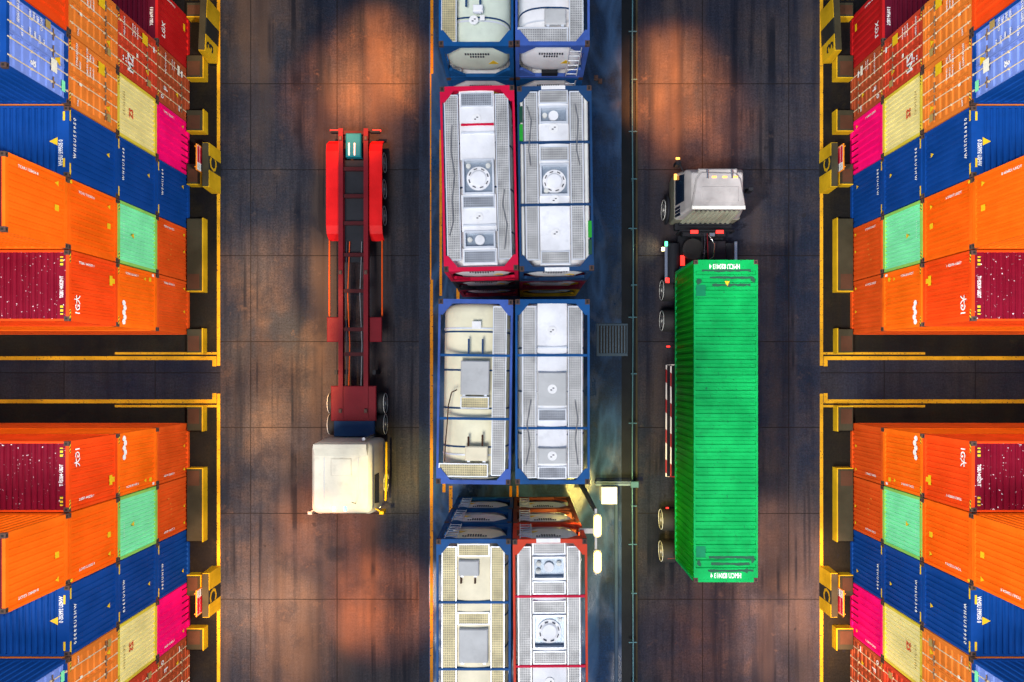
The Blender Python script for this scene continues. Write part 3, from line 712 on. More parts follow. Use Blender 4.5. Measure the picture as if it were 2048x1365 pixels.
# ------------------------------------------------------------------ tank containers
TKW, TKL, TKH = 2.56, 6.36, 2.5
TZ = 2*TKH+TKH
KS = FP/(HC-TZ)
def tank_frame_mb(open_sides=True):
    mb = MB(); w, l_, p = TKW/2, TKL/2, 0.14
    for sy in (-1, 1):
        y0, y1 = sorted((sy*l_, sy*(l_-p)))
        for sx in (-1, 1):
            x0, x1 = sorted((sx*w, sx*(w-p)))
            mb.box(x0, x1, y0, y1, 0.118, TKH-0.118)
            # end gussets making an octagonal opening
            for z0, z1 in ((0.14, 0.66), (TKH-0.14, TKH-0.60)):
                a = [(sx*(w-p), z0), (sx*(w-p), z1), (sx*(w-p-0.12), z1), (sx*(w-p-0.62), z0)]
                mb.prism(a, 1, y0+0.02, y1-0.02)
            # plan gussets on the top
            g = [(sx*(w-0.075), sy*(l_-p)), (sx*(w-0.075), sy*(l_-p-0.40)), (sx*(w-0.15), sy*(l_-p-0.40)), (sx*(w-0.48), sy*(l_-p))]
            mb.prism(g, 2, TKH-0.05, TKH-0.012)
        mb.box(-w+p, w-p, y0, y1, 0.03, 0.16); mb.box(-w+p, w-p, y0, y1, TKH-0.14, TKH-0.008)
    for sx in (-1, 1):
        x0, x1 = sorted((sx*w, sx*(w-0.075)))
        mb.box(x0, x1, -l_+p, l_-p, TKH-0.10, TKH-0.010); mb.box(x0, x1, -l_+p, l_-p, 0.03, 0.15)
    return mb
def SE(a):
    """unit point on the shell's section, a circle with fuller shoulders"""
    s_, c_ = math.sin(a), math.cos(a); k = (abs(s_)**2.7+abs(c_)**2.7)**(-1/2.7)
    return s_*k, c_*k*0.86
def tank_mb():
    mb = MB(); n = 40; r = 1.17; cz = 1.255; prof = [(-3.11, 0.05), (-3.10, 0.55), (-3.07, 0.85), (-3.01, 1.04), (-2.89, 1.13), (-2.72, r), (2.72, r), (2.89, 1.13), (3.01, 1.04), (3.07, 0.85), (3.10, 0.55), (3.11, 0.05)]
    rings = [[(rr*SE(2*math.pi*k/n)[0], y, cz+rr*SE(2*math.pi*k/n)[1]) for k in range(n)] for y, rr in prof]
    return mb.loft(rings, 0, True, True)
def arc_mb(y, w=0.035, r=1.178, a0=-80, a1=80, h=0.012):
    mb = MB(); cz = 1.255; n = 24; out = []
    for k in range(n+1):
        out.append(SE(R(a0+(a1-a0)*k/n)))
    vs = []
    for s, c in out: vs += [(s*(r), y-w, cz+c*r), (s*(r+h), y-w, cz+c*(r+h)), (s*(r+h), y+w, cz+c*(r+h)), (s*r, y+w, cz+c*r)]
    fs = []
    for k in range(n):
        o = 4*k
        for i in range(3): fs.append((o+i, o+4+i, o+5+i, o+1+i))
    mb.add(vs, fs); return mb
def ladder_mb(sy):
    mb = MB(); y = sy*(TKL/2-0.02); x0, x1 = -1.02*sy, -0.62*sy
    for x in (x0, x1): mb.tube([(x, y, 0.2), (x, y, TKH-0.16)], 0.02, 6)
    for k in range(6): mb.tube([(min(x0, x1), y, 0.35+k*0.34), (max(x0, x1), y, 0.35+k*0.34)], 0.022, 6)
    return mb
def round_label_parts(t, x, y, z, ring=False):
    mb = MB(); mb.cyl((x, y, z), 2, 0.16, 0.004, 24); o = part('round_label', mb, WHT, t)
    mb = MB(); mb.box(x-0.07, x-0.005, y-0.05, y-0.015, z+0.004, z+0.008); mb.box(x+0.005, x+0.07, y+0.015, y+0.05, z+0.004, z+0.008); part('arrow_mark', mb, INK, o)
def tank(loc, rot, frame, clad, label, items=(), pc=None, end_marks='s', ladder=None, group='tank containers in the middle row', name_mat=None):
    t = thing('tank_container', loc, label, 'tank container', group, rot)
    cpart('tframe', 'frame', tank_frame_mb, frame, t)
    cpart('ttank', 'tank', tank_mb, clad, t)
    for y in (-2.2, 2.2): cpart(('arc0', y), 'strap', lambda: arc_mb(y, 0.03), ALU, t)
    for sx in (-1, 1):
        for sy in (-1, 1):
            for z in (0.0, TKH-0.118):
                mb_key = ('tcast', sx, sy)
                def f():
                    mb = MB(); x0, x1 = sorted((sx*TKW/2+sx*0.002, sx*(TKW/2-0.162))); y0, y1 = sorted((sy*TKL/2+sy*0.002, sy*(TKL/2-0.178)))
                    mb.bbox(x0, x1, y0, y1, 0, 0.119, 0.008); cx, cy = (x0+x1)/2, (y0+y1)/2
                    mb.box(cx-0.035, cx+0.035, cy-0.055, cy+0.055, 0.119, 0.1205, 1); return mb
                cpart(mb_key, 'corner_casting', f, [CAST, HOLE], t, (0, 0, z))
    # end markings on the dished ends
    for sy in (-1, 1):
        def em():
            mb = MB(); y = sy*3.11
            for k, (zz, ww) in enumerate(((1.72, 0.9), (1.54, 0.55))):
                for i in range(int(ww/0.09)):
                    x = -ww/2+i*0.09; mb.box(x, x+0.055, y-0.01, y+0.01, zz, zz+0.10)
            return mb
        cpart(('endm', sy), 'lettering', em, INK, t)
        cpart(('endt', sy), 'warning_sticker', lambda: MB().prism([(-0.72, 1.05), (-0.36, 1.05), (-0.54, 1.30)] if sy > 0 else [(0.36, 1.05), (0.72, 1.05), (0.54, 1.30)], 1, sy*3.05-0.06, sy*3.05+0.06), YEL, t)
        if ladder == -1: cpart(('endv', sy), 'valve_box', lambda: MB().bbox(-0.30, 0.30, min(sy*2.9, sy*3.16), max(sy*2.9, sy*3.16), 0.16, 0.46, 0.04), BLK, t)
    if ladder: cpart(('ladder', ladder), 'ladder', lambda: ladder_mb(ladder), ALU, t)
    cx, cy = pc if pc else (0, 0)
    def loc_(x, y): return ((x-cx)/KS, (cy-y)/KS)
    zt = TKH-0.05
    for it in items:
        k, a = it[0], it[1:]
        if k == 'walk' or k == 'grate':
            x0, y1 = loc_(a[0], a[1]); x1, y0 = loc_(a[2], a[3]); m = a[4] if len(a) > 4 else GW
            mb = MB(); mb.box(x0+0.03, x1-0.03, y0+0.03, y1-0.03, zt-0.03, zt); w = part('walkway', mb, m, t)
            mb = MB()
            for (p, q, r_, s_) in ((x0, x0+0.035, y0, y1), (x1-0.035, x1, y0, y1), (x0+0.035, x1-0.035, y0, y0+0.035), (x0+0.035, x1-0.035, y1-0.035, y1)): mb.box(p, q, r_, s_, zt-0.05, zt+0.015)
            part('edge_trim', mb, ALU, w)
        elif k == 'cover':
            x0, y1 = loc_(a[0], a[1]); x1, y0 = loc_(a[2], a[3]); m = a[4]
            cuts = sorted(loc_(0, b[4])[1] for b in items if b[0] == 'box' and x1-x0 > 0.4)
            tops = {loc_(0, b[4])[1]: loc_(0, b[2])[1] for b in items if b[0] == 'box'}
            lo = y0
            for c in cuts+[None]:
                hi = y1 if c is None else c
                mb = MB(); nn = 8; w_ = (x1-x0)/2; xm = (x0+x1)/2
                arc = [(xm+w_*(2*q/nn-1), zt-0.012-0.05*(2*q/nn-1)**2) for q in range(nn+1)]
                mb.prism([(xm+w_, zt-0.14), (xm-w_, zt-0.14)]+arc, 1, lo, hi); part('cover_panel', mb, m, t)
                if c is not None: lo = tops[c]
        elif k == 'lid':
            x0, y1 = loc_(a[0], a[1]); x1, y0 = loc_(a[2], a[3]); m = a[4] if len(a) > 4 else LID
            mb = MB(); mb.bbox(x0, x1, y0, y1, zt-0.05, zt+0.10, 0.035); o = part('hatch_cover', mb, m, t)
            for xx in (x0+0.12, x1-0.12): part('hinge', MB().box(xx-0.05, xx+0.05, y0-0.05, y0, zt, zt+0.06), ALU, o)
            if len(a) > 5 and a[5]: round_label_parts(t, (x0+x1)/2, (y0+y1)/2, zt+0.102)
        elif k == 'box':
            x0, y1 = loc_(a[0], a[1]); x1, y0 = loc_(a[2], a[3]); big = a[4]
            mb = MB(); e = 0.06
            for (p, q, r_, s_) in ((x0, x0+e, y0, y1), (x1-e, x1, y0, y1), (x0+e, x1-e, y0, y0+e), (x0+e, x1-e, y1-e, y1)): mb.box(p, q, r_, s_, zt-0.18, zt+0.05)
            bx = part('spill_box', mb, ALU, t)
            mb = MB(); mb.box(x0+e, x1-e, y0+e, y1-e, zt-0.18, zt-0.155); part('tray', mb, PAN, bx)
            mx_, my_ = (x0+x1)/2, (y0+y1)/2
            if big:
                mb = MB(); mb.cyl((mx_, my_-0.03, zt-0.155), 2, 0.41, 0.05, 32); mb.cyl((mx_, my_-0.03, zt-0.105), 2, 0.30, 0.05, 32, r2=0.24); part('manhole', mb, WT, bx)
                for q in range(8):
                    an = q*math.pi/4+0.3; c, s_ = math.cos(an), math.sin(an)
                    part('clamp_bolt', MB().tube([(mx_+c*0.33-s_*0.06, my_-0.03+s_*0.33+c*0.06, zt-0.075), (mx_+c*0.33+s_*0.06, my_-0.03+s_*0.33-c*0.06, zt-0.075)], 0.018, 6), INK, bx)
                vs = [(x0+0.2, y1-0.2), (x1-0.2, y1-0.2)] if big == 1 else [(x0+0.22, y0+0.2)] if big == 2 else [(x1-0.2, y1-0.2)]
            else:
                mb = MB(); mb.cyl((mx_, my_, zt-0.155), 2, 0.17, 0.10, 24); part('manhole', mb, WT, bx); vs = [(x0+0.2, my_+0.02)]
                if len(a) > 5: vs = [(x0+0.22, my_+0.12), (x1-0.22, my_+0.12), (x0+0.2, my_-0.14)]
            for (vx, vy) in vs:
                mb = MB(); mb.cyl((vx, vy, zt-0.155), 2, 0.085, 0.09, 16); mb.cyl((vx, vy, zt-0.065), 2, 0.05, 0.04, 12); part('valve', mb, WGY, bx)
        elif k == 'rail':
            _, y = loc_(0, a[0]); m = a[1]; mb = MB(); mb.bbox(-TKW/2+0.075, TKW/2-0.075, y-0.045, y+0.045, zt-0.045, zt+0.024, 0.012); part('cross_rail', mb, m, t)
        elif k == 'midrail':
            _, y = loc_(0, a[0]); m = a[1]; mb = MB(); mb.bbox(loc_(a[2], 0)[0], loc_(a[3], 0)[0], y-0.035, y+0.035, zt-0.04, zt+0.02, 0.01); part('cross_rail', mb, m, t)
        elif k == 'strap':
            _, y = loc_(0, a[0]); part('strap', arc_mb(y, 0.028), FN if len(a) < 2 else a[1], t)
        elif k == 'label':
            x, y = loc_(a[0], a[1]); round_label_parts(t, x, y, zt+0.0 if len(a) < 3 else zt+a[2])
        elif k == 'sq':
            x0, y1 = loc_(a[0], a[1]); x1, y0 = loc_(a[2], a[3]); mb = MB(); mb.box(x0, x1, y0, y1, zt-0.03, zt+0.0); part('label_plate', mb, WHT, t)
        elif k == 'prong':
            x, y1 = loc_(a[0], a[1]); _, y0 = loc_(0, a[2]); mb = MB(); mb.box(x-0.03, x+0.03, y0, y1, zt-0.03, zt+0.05); part('support_bar', mb, a[3] if len(a) > 3 else FN, t)
        elif k == 'plate':
            x0, y1 = loc_(a[0], a[1]); x1, y0 = loc_(a[2], a[3]); mb = MB(); mb.box(x0, x1, y0, y1, TKH-0.02, TKH+0.002); part('name_plate', mb, WHT, t)
        elif k == 'stripe':
            x0, y1 = loc_(a[0], a[1]); x1, y0 = loc_(a[2], a[3]); mb = MB(); mb.box(x0, x1, y0, y1, TKH-0.06, TKH-0.0); part('side_stripe', mb, a[4], t)
        elif k == 'hose':
            mb = MB(); mb.tube([(*loc_(*p), zt+0.03) for p in a[0]], 0.022, 6); part('hose', mb, RUST if key_h(a) else GREYC, t)
    return t
GREYC = plain('grey_cable', (0.16, 0.17, 0.19), 0.6)
def key_h(a): return a[0][0][0] < 930 and a[0][0][1] > 700
LOWW = [('walk', 0, 0, 0, 0)]
def low_items(pc):
    cx, cy = pc; return [('walk', cx-70, cy-168, cx-42, cy+168), ('walk', cx+42, cy-168, cx+70, cy+168)]
TANKS = [  # key, centre px, rot deg, (frame, clad, items) for the top; lower frames; words
 ('A1', (952, -93), 0.0, FB, WG, [('walk', 882, -265, 913, 84, GC), ('strap', 28), ('lid', 946, 10, 966, 24, WT), ('sq', 960, 29, 969, 39), ('label', 947, 38, -0.03), ('prong', 932, -10, 12), ('prong', 960, -10, 12), ('strap', -60), ('rail', -120, FB), ('box', 920, -200, 985, -140, 1)],
   [FB, FB], 'blue framed tank with pale green shell at the top edge, left column', ['middle tank under the pale green shelled one at the top edge', 'ground level tank under the pale green shelled one at the top edge']),
 ('A2', (1105, -94), 0.0, FP_, WT, [('walk', 1138, -265, 1167, 84), ('lid', 1089, 18, 1132, 50, LID), ('walk', 1035, 54, 1136, 84), ('strap', 8), ('strap', -90), ('rail', -60, FP_), ('box', 1075, -200, 1135, -140, 1)],
   [FB, FB], 'periwinkle framed white tank at the top edge with square hatch, right column', ['middle tank beneath the periwinkle framed one at the top edge', 'ground level tank beneath the periwinkle framed one at the top edge']),
 ('B1', (958, 357), 1.3, FR, WT, [('walk', 891, 188, 919, 520), ('walk', 993, 188, 1020, 520), ('cover', 921, 180, 991, 530, WT), ('grate', 924, 184, 988, 212, GB), ('label', 955, 236, 0.012), ('midrail', 248, FR, 924, 990), ('midrail', 264, ALU, 924, 990),
          ('strap', 280), ('strap', 370), ('strap', 458), ('box', 925, 318, 988, 388, 1), ('grate', 924, 391, 988, 416, GB), ('label', 955, 434, 0.012), ('midrail', 450, ALU, 924, 990), ('box', 925, 462, 988, 496, 0), ('grate', 924, 501, 988, 526, GB), ('hose', [(897, 470), (905, 440), (903, 400), (909, 350), (903, 300), (906, 250)]), ('hose', [(1006, 500), (1012, 450), (1004, 410), (1008, 380)])],
   [FK, FM], 'red framed white tank with two round labels and large manhole', ['black framed tank directly under the red framed tank', 'maroon framed tank at ground level under the red framed tank']),
 ('B2', (1111, 357), 0.8, FN, WT, [('walk', 1050, 182, 1077, 520), ('walk', 1141, 182, 1168, 520), ('cover', 1079, 176, 1139, 530, WT), ('cover', 1042, 186, 1048, 524, WGY), ('cover', 1170, 186, 1178, 524, WGY), ('rail', 284, FN), ('rail', 409, FN), ('grate', 1080, 179, 1138, 206, GW), ('box', 1080, 212, 1138, 246, 0),
          ('label', 1109, 256, 0.012), ('grate', 1080, 292, 1138, 321, GW), ('box', 1080, 327, 1138, 391, 2), ('label', 1109, 399, 0.012), ('label', 1110, 466, 0.012), ('grate', 1080, 502, 1138, 528, GW),
          ('stripe', 1040, 212, 1047, 244, GSTD), ('stripe', 1040, 248, 1047, 281, GSTR), ('stripe', 1175, 443, 1182, 476, GSTR), ('stripe', 1175, 480, 1182, 510, GSTD), ('hose', [(1062, 330), (1058, 300), (1064, 240), (1056, 212)]), ('hose', [(1160, 330), (1154, 300), (1158, 240), (1152, 208)]), ('plate', 1085, 171.5, 1133, 179), ('plate', 1087, 535, 1136, 543)],
   [FM, FY], 'navy framed white tank with green side stripes and three manhole bays', ['maroon framed tank under the green striped tank', 'yellow framed tank at ground level under the green striped tank']),
 ('C1', (949, 784), -0.8, FP_, WC, [('walk', 984, 612, 1012, 952, GW), ('rail', 711, FB), ('rail', 838, FB), ('lid', 921, 722, 978, 790, LID), ('grate', 921, 794, 978, 818, GC), ('walk', 879, 928, 978, 955, GC), ('lid', 932, 893, 977, 922, WC2),
          ('prong', 936, 678, 708), ('prong', 964, 678, 708), ('prong', 938, 874, 893, RUST), ('prong', 966, 870, 893, RUST), ('sq', 942, 643, 960, 658), ('strap', 663), ('strap', 741), ('strap', 818), ('strap', 896),
          ('hose', [(914, 780), (903, 786), (897, 812), (895, 850), (892, 890), (891, 925)])],
   [FB, FB], 'periwinkle framed cream tank with brown hose and one walkway', ['middle tank under the cream tank with the hose', 'ground level tank under the cream tank with the hose']),
 ('C2', (1105, 784), 0.0, FB, WT, [('walk', 1044, 612, 1073, 957), ('walk', 1136, 612, 1165, 957), ('cover', 1075, 606, 1134, 960, WT), ('midrail', 695, ALU, 1075, 1134), ('rail', 711, FB), ('rail', 857, FB), ('lid', 1076, 745, 1133, 812, LID, 1), ('grate', 1076, 818, 1133, 843, GB),
          ('lid', 1076, 896, 1133, 928, LID, 1), ('grate', 1076, 934, 1133, 958, GB), ('label', 1104, 662, 0.012), ('hose', [(1052, 930), (1060, 890), (1054, 850), (1062, 800)]), ('hose', [(1156, 930), (1150, 880), (1156, 840), (1150, 800)]), ('strap', 695), ('strap', 784), ('strap', 871)],
   [FB, FN], 'blue framed white tank with two labelled hatch covers beside the drain grate', ['middle tank under the one with two labelled hatch covers', 'ground level tank under the one with two labelled hatch covers']),
 ('D1', (947, 1264), 0.0, FB, WC2, [('walk', 883, 1094, 913, 1420, GC), ('walk', 981, 1094, 1009, 1420, GC), ('cover', 914, 1086, 980, 1430, WC2), ('rail', 1206, FB), ('rail', 1340, FB), ('grate', 915, 1089, 979, 1114, GC), ('lid', 917, 1121, 958, 1152, LID), ('prong', 922, 1152, 1168, RUST), ('prong', 950, 1152, 1168, RUST),
          ('grate', 915, 1226, 979, 1251, GC), ('lid', 918, 1258, 976, 1326, LID), ('strap', 1142), ('strap', 1245), ('strap', 1310)],
   [FB, FB], 'blue framed warm white tank at the bottom edge under lamp light', ['middle tank under the warm white tank at the bottom edge', 'ground level tank under the warm white tank at the bottom edge']),
 ('D2', (1101, 1264), 0.4, FO, WGY, [('walk', 1036, 1094, 1063, 1420), ('walk', 1135, 1094, 1161, 1420), ('cover', 1065, 1084, 1133, 1430, WT), ('rail', 1194, FR), ('rail', 1334, FR), ('grate', 1066, 1086, 1132, 1110, GW), ('box', 1066, 1114, 1132, 1160, 0, 3), ('grate', 1066, 1164, 1132, 1190, GW), ('grate', 1066, 1203, 1132, 1228, GW),
          ('box', 1066, 1231, 1132, 1299, 3), ('grate', 1066, 1304, 1132, 1330, GW), ('label', 1099, 1366, 0.012), ('plate', 1074, 1077.5, 1122, 1086)],
   [FBR, FBR], 'orange red framed grey white tank with two manhole bays near the lamps', ['brown framed tank under the orange red framed one', 'brown framed tank at ground level under the orange red framed one']),
]
for key, pc, rot, fr, cl, items, lows, lab, lowlabs in TANKS:
    p = px(pc[0], pc[1], TZ)
    up = key[0] in 'D'
    tank((p.x, p.y, 2*TKH), R(rot), fr, cl, lab, items, pc, ladder=1 if up else (-1 if key == 'A2' else None))
    for i, (lf, ll) in enumerate(zip(lows, lowlabs)):
        z = (1-i)*TKH
        tank((p.x+random.uniform(-.02, .02), p.y, z), R(rot), lf, WT, ll, low_items(pc), pc, ladder=1 if up else (-1 if key == 'A2' else None))

# ------------------------------------------------------------------ vehicles
def wheel(parent, X, Y, r=0.5, w=0.30, side=-1, name='wheel'):
    """wheel whose outer face looks to side*x"""
    mb = MB(); n = 32
    prof = [(0, r*0.55), (0.0, r*0.86), (0.04, r*0.96), (0.08, r), (w-0.06, r), (w, r*0.9), (w, r*0.5)]
    rings = [[(X+side*(-t), Y+rr*math.cos(2*math.pi*k/n)*1, r+rr*math.sin(2*math.pi*k/n)) for k in range(n)] for t, rr in prof]
    mb.loft(rings, 0, True, True); o = part(name, mb, RUB, parent)
    mb = MB(); mb.cyl((X+side*0.004, Y, r), 0, r*0.56, -side*0.05, 24); mb.cyl((X+side*0.05, Y, r), 0, r*0.2, -side*0.06, 16); part('rim', mb, RIM, o)
    mb = MB(); pts = [(X+side*0.006, Y+r*0.9*math.cos(a), r+r*0.9*math.sin(a)) for a in [i*2*math.pi/28 for i in range(29)]]
    mb.tube(pts, 0.013, 6, cap=False); part('tyre_ring', mb, WGY, o)
    return o
def ring_(x0, x1, y0, y1, z, c=0.15):
    out = []
    for cx_, cy_, a0 in ((x1-c, y0+c, -90), (x1-c, y1-c, 0), (x0+c, y1-c, 90), (x0+c, y0+c, 180)):
        for k in range(6): an = R(a0+k*18); out.append((cx_+c*math.cos(an), cy_+c*math.sin(an), z))
    return out
def lamp(parent, name, x, y, z, mat, sx=0.09, sy=0.05, sz=0.05):
    mb = MB(); mb.bbox(x-sx, x+sx, y-sy, y+sy, z, z+sz, 0.015); return part(name, mb, mat, parent)

# --- right-hand lorry: tractor heading up the yard
CX = 8.08
tr = thing('tractor_unit', (CX, 6.6, 0), 'white cabbed tractor unit facing up ahead of the green container', 'lorry')
TXo = lambda x: x-CX; TYo = lambda y: y-6.6
# cab (x around +0.02, y 0.25 .. 1.75)
mb = MB(); xo = 0.02
def cab_ring(hw, yb, yf, z, c=0.18): return ring_(xo-hw, xo+hw, yb, yf, z, c)
OLV = paint('cab_lower_paint', (0.20, 0.20, 0.155), 1.0)
mb = MB(); mb.loft([cab_ring(1.40, 0.02, 1.96, 0.75, 0.10), cab_ring(1.42, 0.0, 2.04, 1.2, 0.10), cab_ring(1.42, 0.0, 2.03, 1.78, 0.10)]); part('lower_body', mb, OLV, tr)
mb = MB(); mb.loft([cab_ring(1.40, 0.02, 2.01, 1.78, 0.10), cab_ring(1.20, 0.10, 1.86, 2.78, 0.10), cab_ring(1.06, 0.16, 1.62, 3.2, 0.10), cab_ring(1.0, 0.2, 1.56, 3.25, 0.10)]); part('cab_body', mb, TRK, tr)
# roof: narrower to the front, with a lipped rear edge
def trap(k, z, dy=0.0): return [(xo+p*k, q, z) for p, q in ((-1.10, 0.10+dy), (1.12, 0.10+dy), (1.10, 0.36), (0.92, 1.30-dy), (0.74, 1.56-dy), (-0.72, 1.60-dy), (-0.90, 1.34-dy), (-1.06, 0.36))]
mb = MB(); mb.loft([trap(1.0, 3.24), trap(1.0, 3.33), trap(0.95, 3.41, 0.07)]); part('roof', mb, TRK, tr)
mb = MB(); mb.bbox(xo-1.08, xo+1.10, 0.06, 0.20, 3.30, 3.43, 0.03); part('roof_lip', mb, WGY, tr)
mb = MB(); mb.bbox(xo-0.70, xo+0.82, 0.36, 0.98, 3.40, 3.43, 0.02); part('roof_hatch', mb, TRK, tr)
for sx in (-1, 1):
    P4 = [(xo+sx*1.392, 0.58, 1.86), (xo+sx*1.392, 1.84, 1.86), (xo+sx*1.225, 1.70, 2.70), (xo+sx*1.225, 0.58, 2.70)]
    mb = MB(); mb.add(P4, [(0, 1, 2, 3) if sx < 0 else (3, 2, 1, 0)]); part('side_window', mb, GLS, tr)
for k in range(3): part('side_vent', MB().prism([(xo-1.40, 1.84), (xo-1.30, 1.84), (xo-1.22, 2.3), (xo-1.315, 2.3)], 1, 0.08+k*0.15, 0.19+k*0.15), GLS, tr)
mb = MB(); mb.add([(xo-0.95, 1.965, 2.05), (xo+0.95, 1.965, 2.05), (xo+0.90, 1.80, 2.75), (xo-0.90, 1.80, 2.75)], [(3, 2, 1, 0)]); part('windscreen', mb, GLS, tr)
mb = MB(); corr(mb, -0.96, 1.0, 0.2, 1.35, 3.12, 0.04, lambda t, s, d: (t*(1.0+0.12*(3.12-s)/1.8), -0.03-d+0.10*max(0, (s-1.4))/1.7, s)); mb.f = [tuple(reversed(f)) for f in mb.f]
part('rear_panel', mb, paint('cab_rear_paint', (0.36, 0.38, 0.30), 0.9), tr)
mb = MB(); mb.box(xo-1.25, xo+1.25, -0.30, -0.02, 0.95, 1.2); mb.box(xo-1.1, xo-0.05, -0.12, -0.02, 1.2, 1.34); mb.box(xo+0.05, xo+1.1, -0.12, -0.02, 1.2, 1.34); part('rear_grille', mb, BLK, tr)
mb = MB(); mb.bbox(xo-0.78, xo+0.80, 1.56, 1.74, 3.12, 3.32, 0.05); part('sun_visor', mb, TRK, tr)
for k, xx in enumerate((0.12, 0.55, 0.98)): lamp(tr, 'roof_lamp', xo+xx-0.30, 1.36, 3.40, L_OR, 0.09, 0.035, 0.04)
for xx in (-0.45, 0.55): part('air_horn', MB().tube([(xo+xx, 1.30, 3.42), (xo+xx, 1.68, 3.36)], 0.05, 8), CHR, tr)
mb = MB(); mb.tube([(xo-1.22, 1.80, 2.6), (xo-1.45, 2.15, 2.75), (xo-1.48, 2.2, 2.4)], 0.03, 6); mb.bbox(xo-1.56, xo-1.34, 2.1, 2.26, 2.2, 2.7, 0.03); part('mirror', mb, BLK, tr)
mb = MB(); mb.tube([(xo+1.25, 1.2, 2.5), (xo+1.62, 1.15, 2.5)], 0.03, 6); mb.bbox(xo+1.5, xo+1.74, 1.05, 1.2, 2.1, 2.6, 0.03); part('mirror', mb, BLK, tr)
lamp(tr, 'mirror_lamp', xo-1.5, 2.34, 2.72, L_OR, 0.08, 0.04, 0.05); lamp(tr, 'side_lamp', xo-1.42, 1.80, 1.95, L_OR, 0.05, 0.12, 0.08)
for sx in (-1, 1):
    lamp(tr, 'headlight', xo+sx*0.9, 1.98, 0.85, L_YW, 0.16, 0.07, 0.2)
    wheel(tr, xo+sx*1.60, 0.75, 0.5, 0.3, sx)
    mb = MB(); mb.tube([(xo+sx*1.50, 0.75+0.62*math.cos(a), 0.5+0.62*math.sin(a)) for a in [i*math.pi/10 for i in range(11)]], 0.07, 6); part('mudguard', mb, BLK, tr)
# chassis behind the cab
mb = MB()
for sx in (-1, 1): mb.box(xo+sx*0.42-0.06, xo+sx*0.42+0.06, -5.2, 0.3, 0.72, 0.98)
for yy in (-0.4, -1.2, -2.0, -3.4, -4.8): mb.box(xo-0.36, xo+0.36, yy-0.08, yy+0.08, 0.76, 0.94)
part('chassis', mb, BLK, tr)
mb = MB(); mb.bbox(xo-1.0, xo+1.05, -2.75, -0.45, 0.62, 0.70, 0.02); part('catwalk', mb, BLK, tr)
for xx in (-0.75, 0.72): part('air_tank', MB().cyl((xo+xx, -2.7, 0.9), 1, 0.16, 0.8, 16), FK, tr)
for k in range(3): part('hose', MB().tube([(xo-0.1+k*0.12, -0.5, 1.35), (xo-0.15+k*0.14, -1.0, 1.55-k*0.06), (xo-0.2+k*0.2, -1.7, 1.25), (xo-0.15+k*0.16, -2.5, 1.15)], 0.025, 6), (BLK, INK, TDRED)[k], tr)
part('tool_box', MB().bbox(xo-1.0, xo-0.45, -2.7, -1.9, 0.7, 1.1, 0.03), FN, tr)
mb = MB(); mb.bbox(xo-0.95, xo+0.95, -0.62, -0.42, 1.1, 1.35, 0.03); mb.tube([(xo-1.15, -0.46, 1.1), (xo-1.15, -0.46, 1.75), (xo+1.2, -0.46, 1.75), (xo+1.2, -0.46, 1.1)], 0.04, 6); part('rear_frame', mb, BLK, tr)
for xx in (-0.55, 0.55): lamp(tr, 'tail_light', xo+xx, -0.52, 1.76, L_RD, 0.16, 0.07, 0.06)
mb = MB(); mb.cyl((xo-0.45, -1.15, 1.0), 2, 0.46, 0.22, 28); mb.cyl((xo-0.45, -1.15, 1.22), 2, 0.30, 0.02, 24); part('spare_wheel', mb, RUB, tr)
mb = MB(); mb.bbox(xo+0.25, xo+1.05, -1.75, -0.75, 0.7, 1.05, 0.03); part('battery_box', mb, FK, tr)
part('air_line', MB().tube([(xo+0.15, -0.6, 1.5), (xo+0.25, -0.85, 1.7), (xo+0.42, -1.0, 1.45), (xo+0.45, -1.5, 1.2), (xo+0.3, -1.6, 1.1)], 0.03, 6), CHR, tr)
lamp(tr, 'work_lamp', xo+0.25, -0.62, 1.6, CHR, 0.12, 0.08, 0.12)
lamp(tr, 'brake_lamp', xo-0.86, -1.62, 0.95, L_RD, 0.09, 0.22, 0.1)
for sx in (-1, 1):
    mb = MB(); mb.cyl((xo+sx*1.22, -2.6, 0.68), 1, 0.32, 1.75, 24); part('fuel_tank', mb, BLK, tr)
    mb = MB(); mb.box(min(xo+sx*1.50, xo+sx*1.62), max(xo+sx*1.50, xo+sx*1.62), -2.75, -0.75, 0.80, 0.86); part('side_rail', mb, CHR, tr)
lamp(tr, 'marker_lamp', xo-1.56, -0.85, 0.86, L_GN, 0.06, 0.10, 0.06); lamp(tr, 'marker_lamp', xo-1.56, -2.72, 0.86, L_GN, 0.06, 0.10, 0.06); lamp(tr, 'marker_lamp', xo-1.50, -2.50, 0.86, L_RD, 0.09, 0.12, 0.06)
lamp(tr, 'work_lamp', xo-1.66, -1.05, 0.62, L_YW, 0.05, 0.08, 0.08)
mb = MB(); mb.cyl((xo, -3.5, 1.0), 2, 0.5, 0.09, 28); mb.bbox(xo-0.7, xo+0.7, -2.7, -2.1, 0.98, 1.06, 0.02); part('fifth_wheel', mb, BLK, tr)
for Y in (3.72, 2.34):
    for sx in (-1, 1): wheel(tr, TXo(CX+sx*1.66), TYo(Y), 0.5, 0.62, sx)
mb = MB()
for Y in (3.72, 2.34): mb.tube([(-1.1, TYo(Y), 0.5), (1.1, TYo(Y), 0.5)], 0.09, 8)
part('axles', mb, BLK, tr)
p_ = px(1316, 488, 0.6); spot('marker_light', (p_.x, p_.y, 0.75), (p_.x-0.45, p_.y-0.05, 0), 60, 110, 0.9, (1.0, 0.72, 0.3), 0.05)
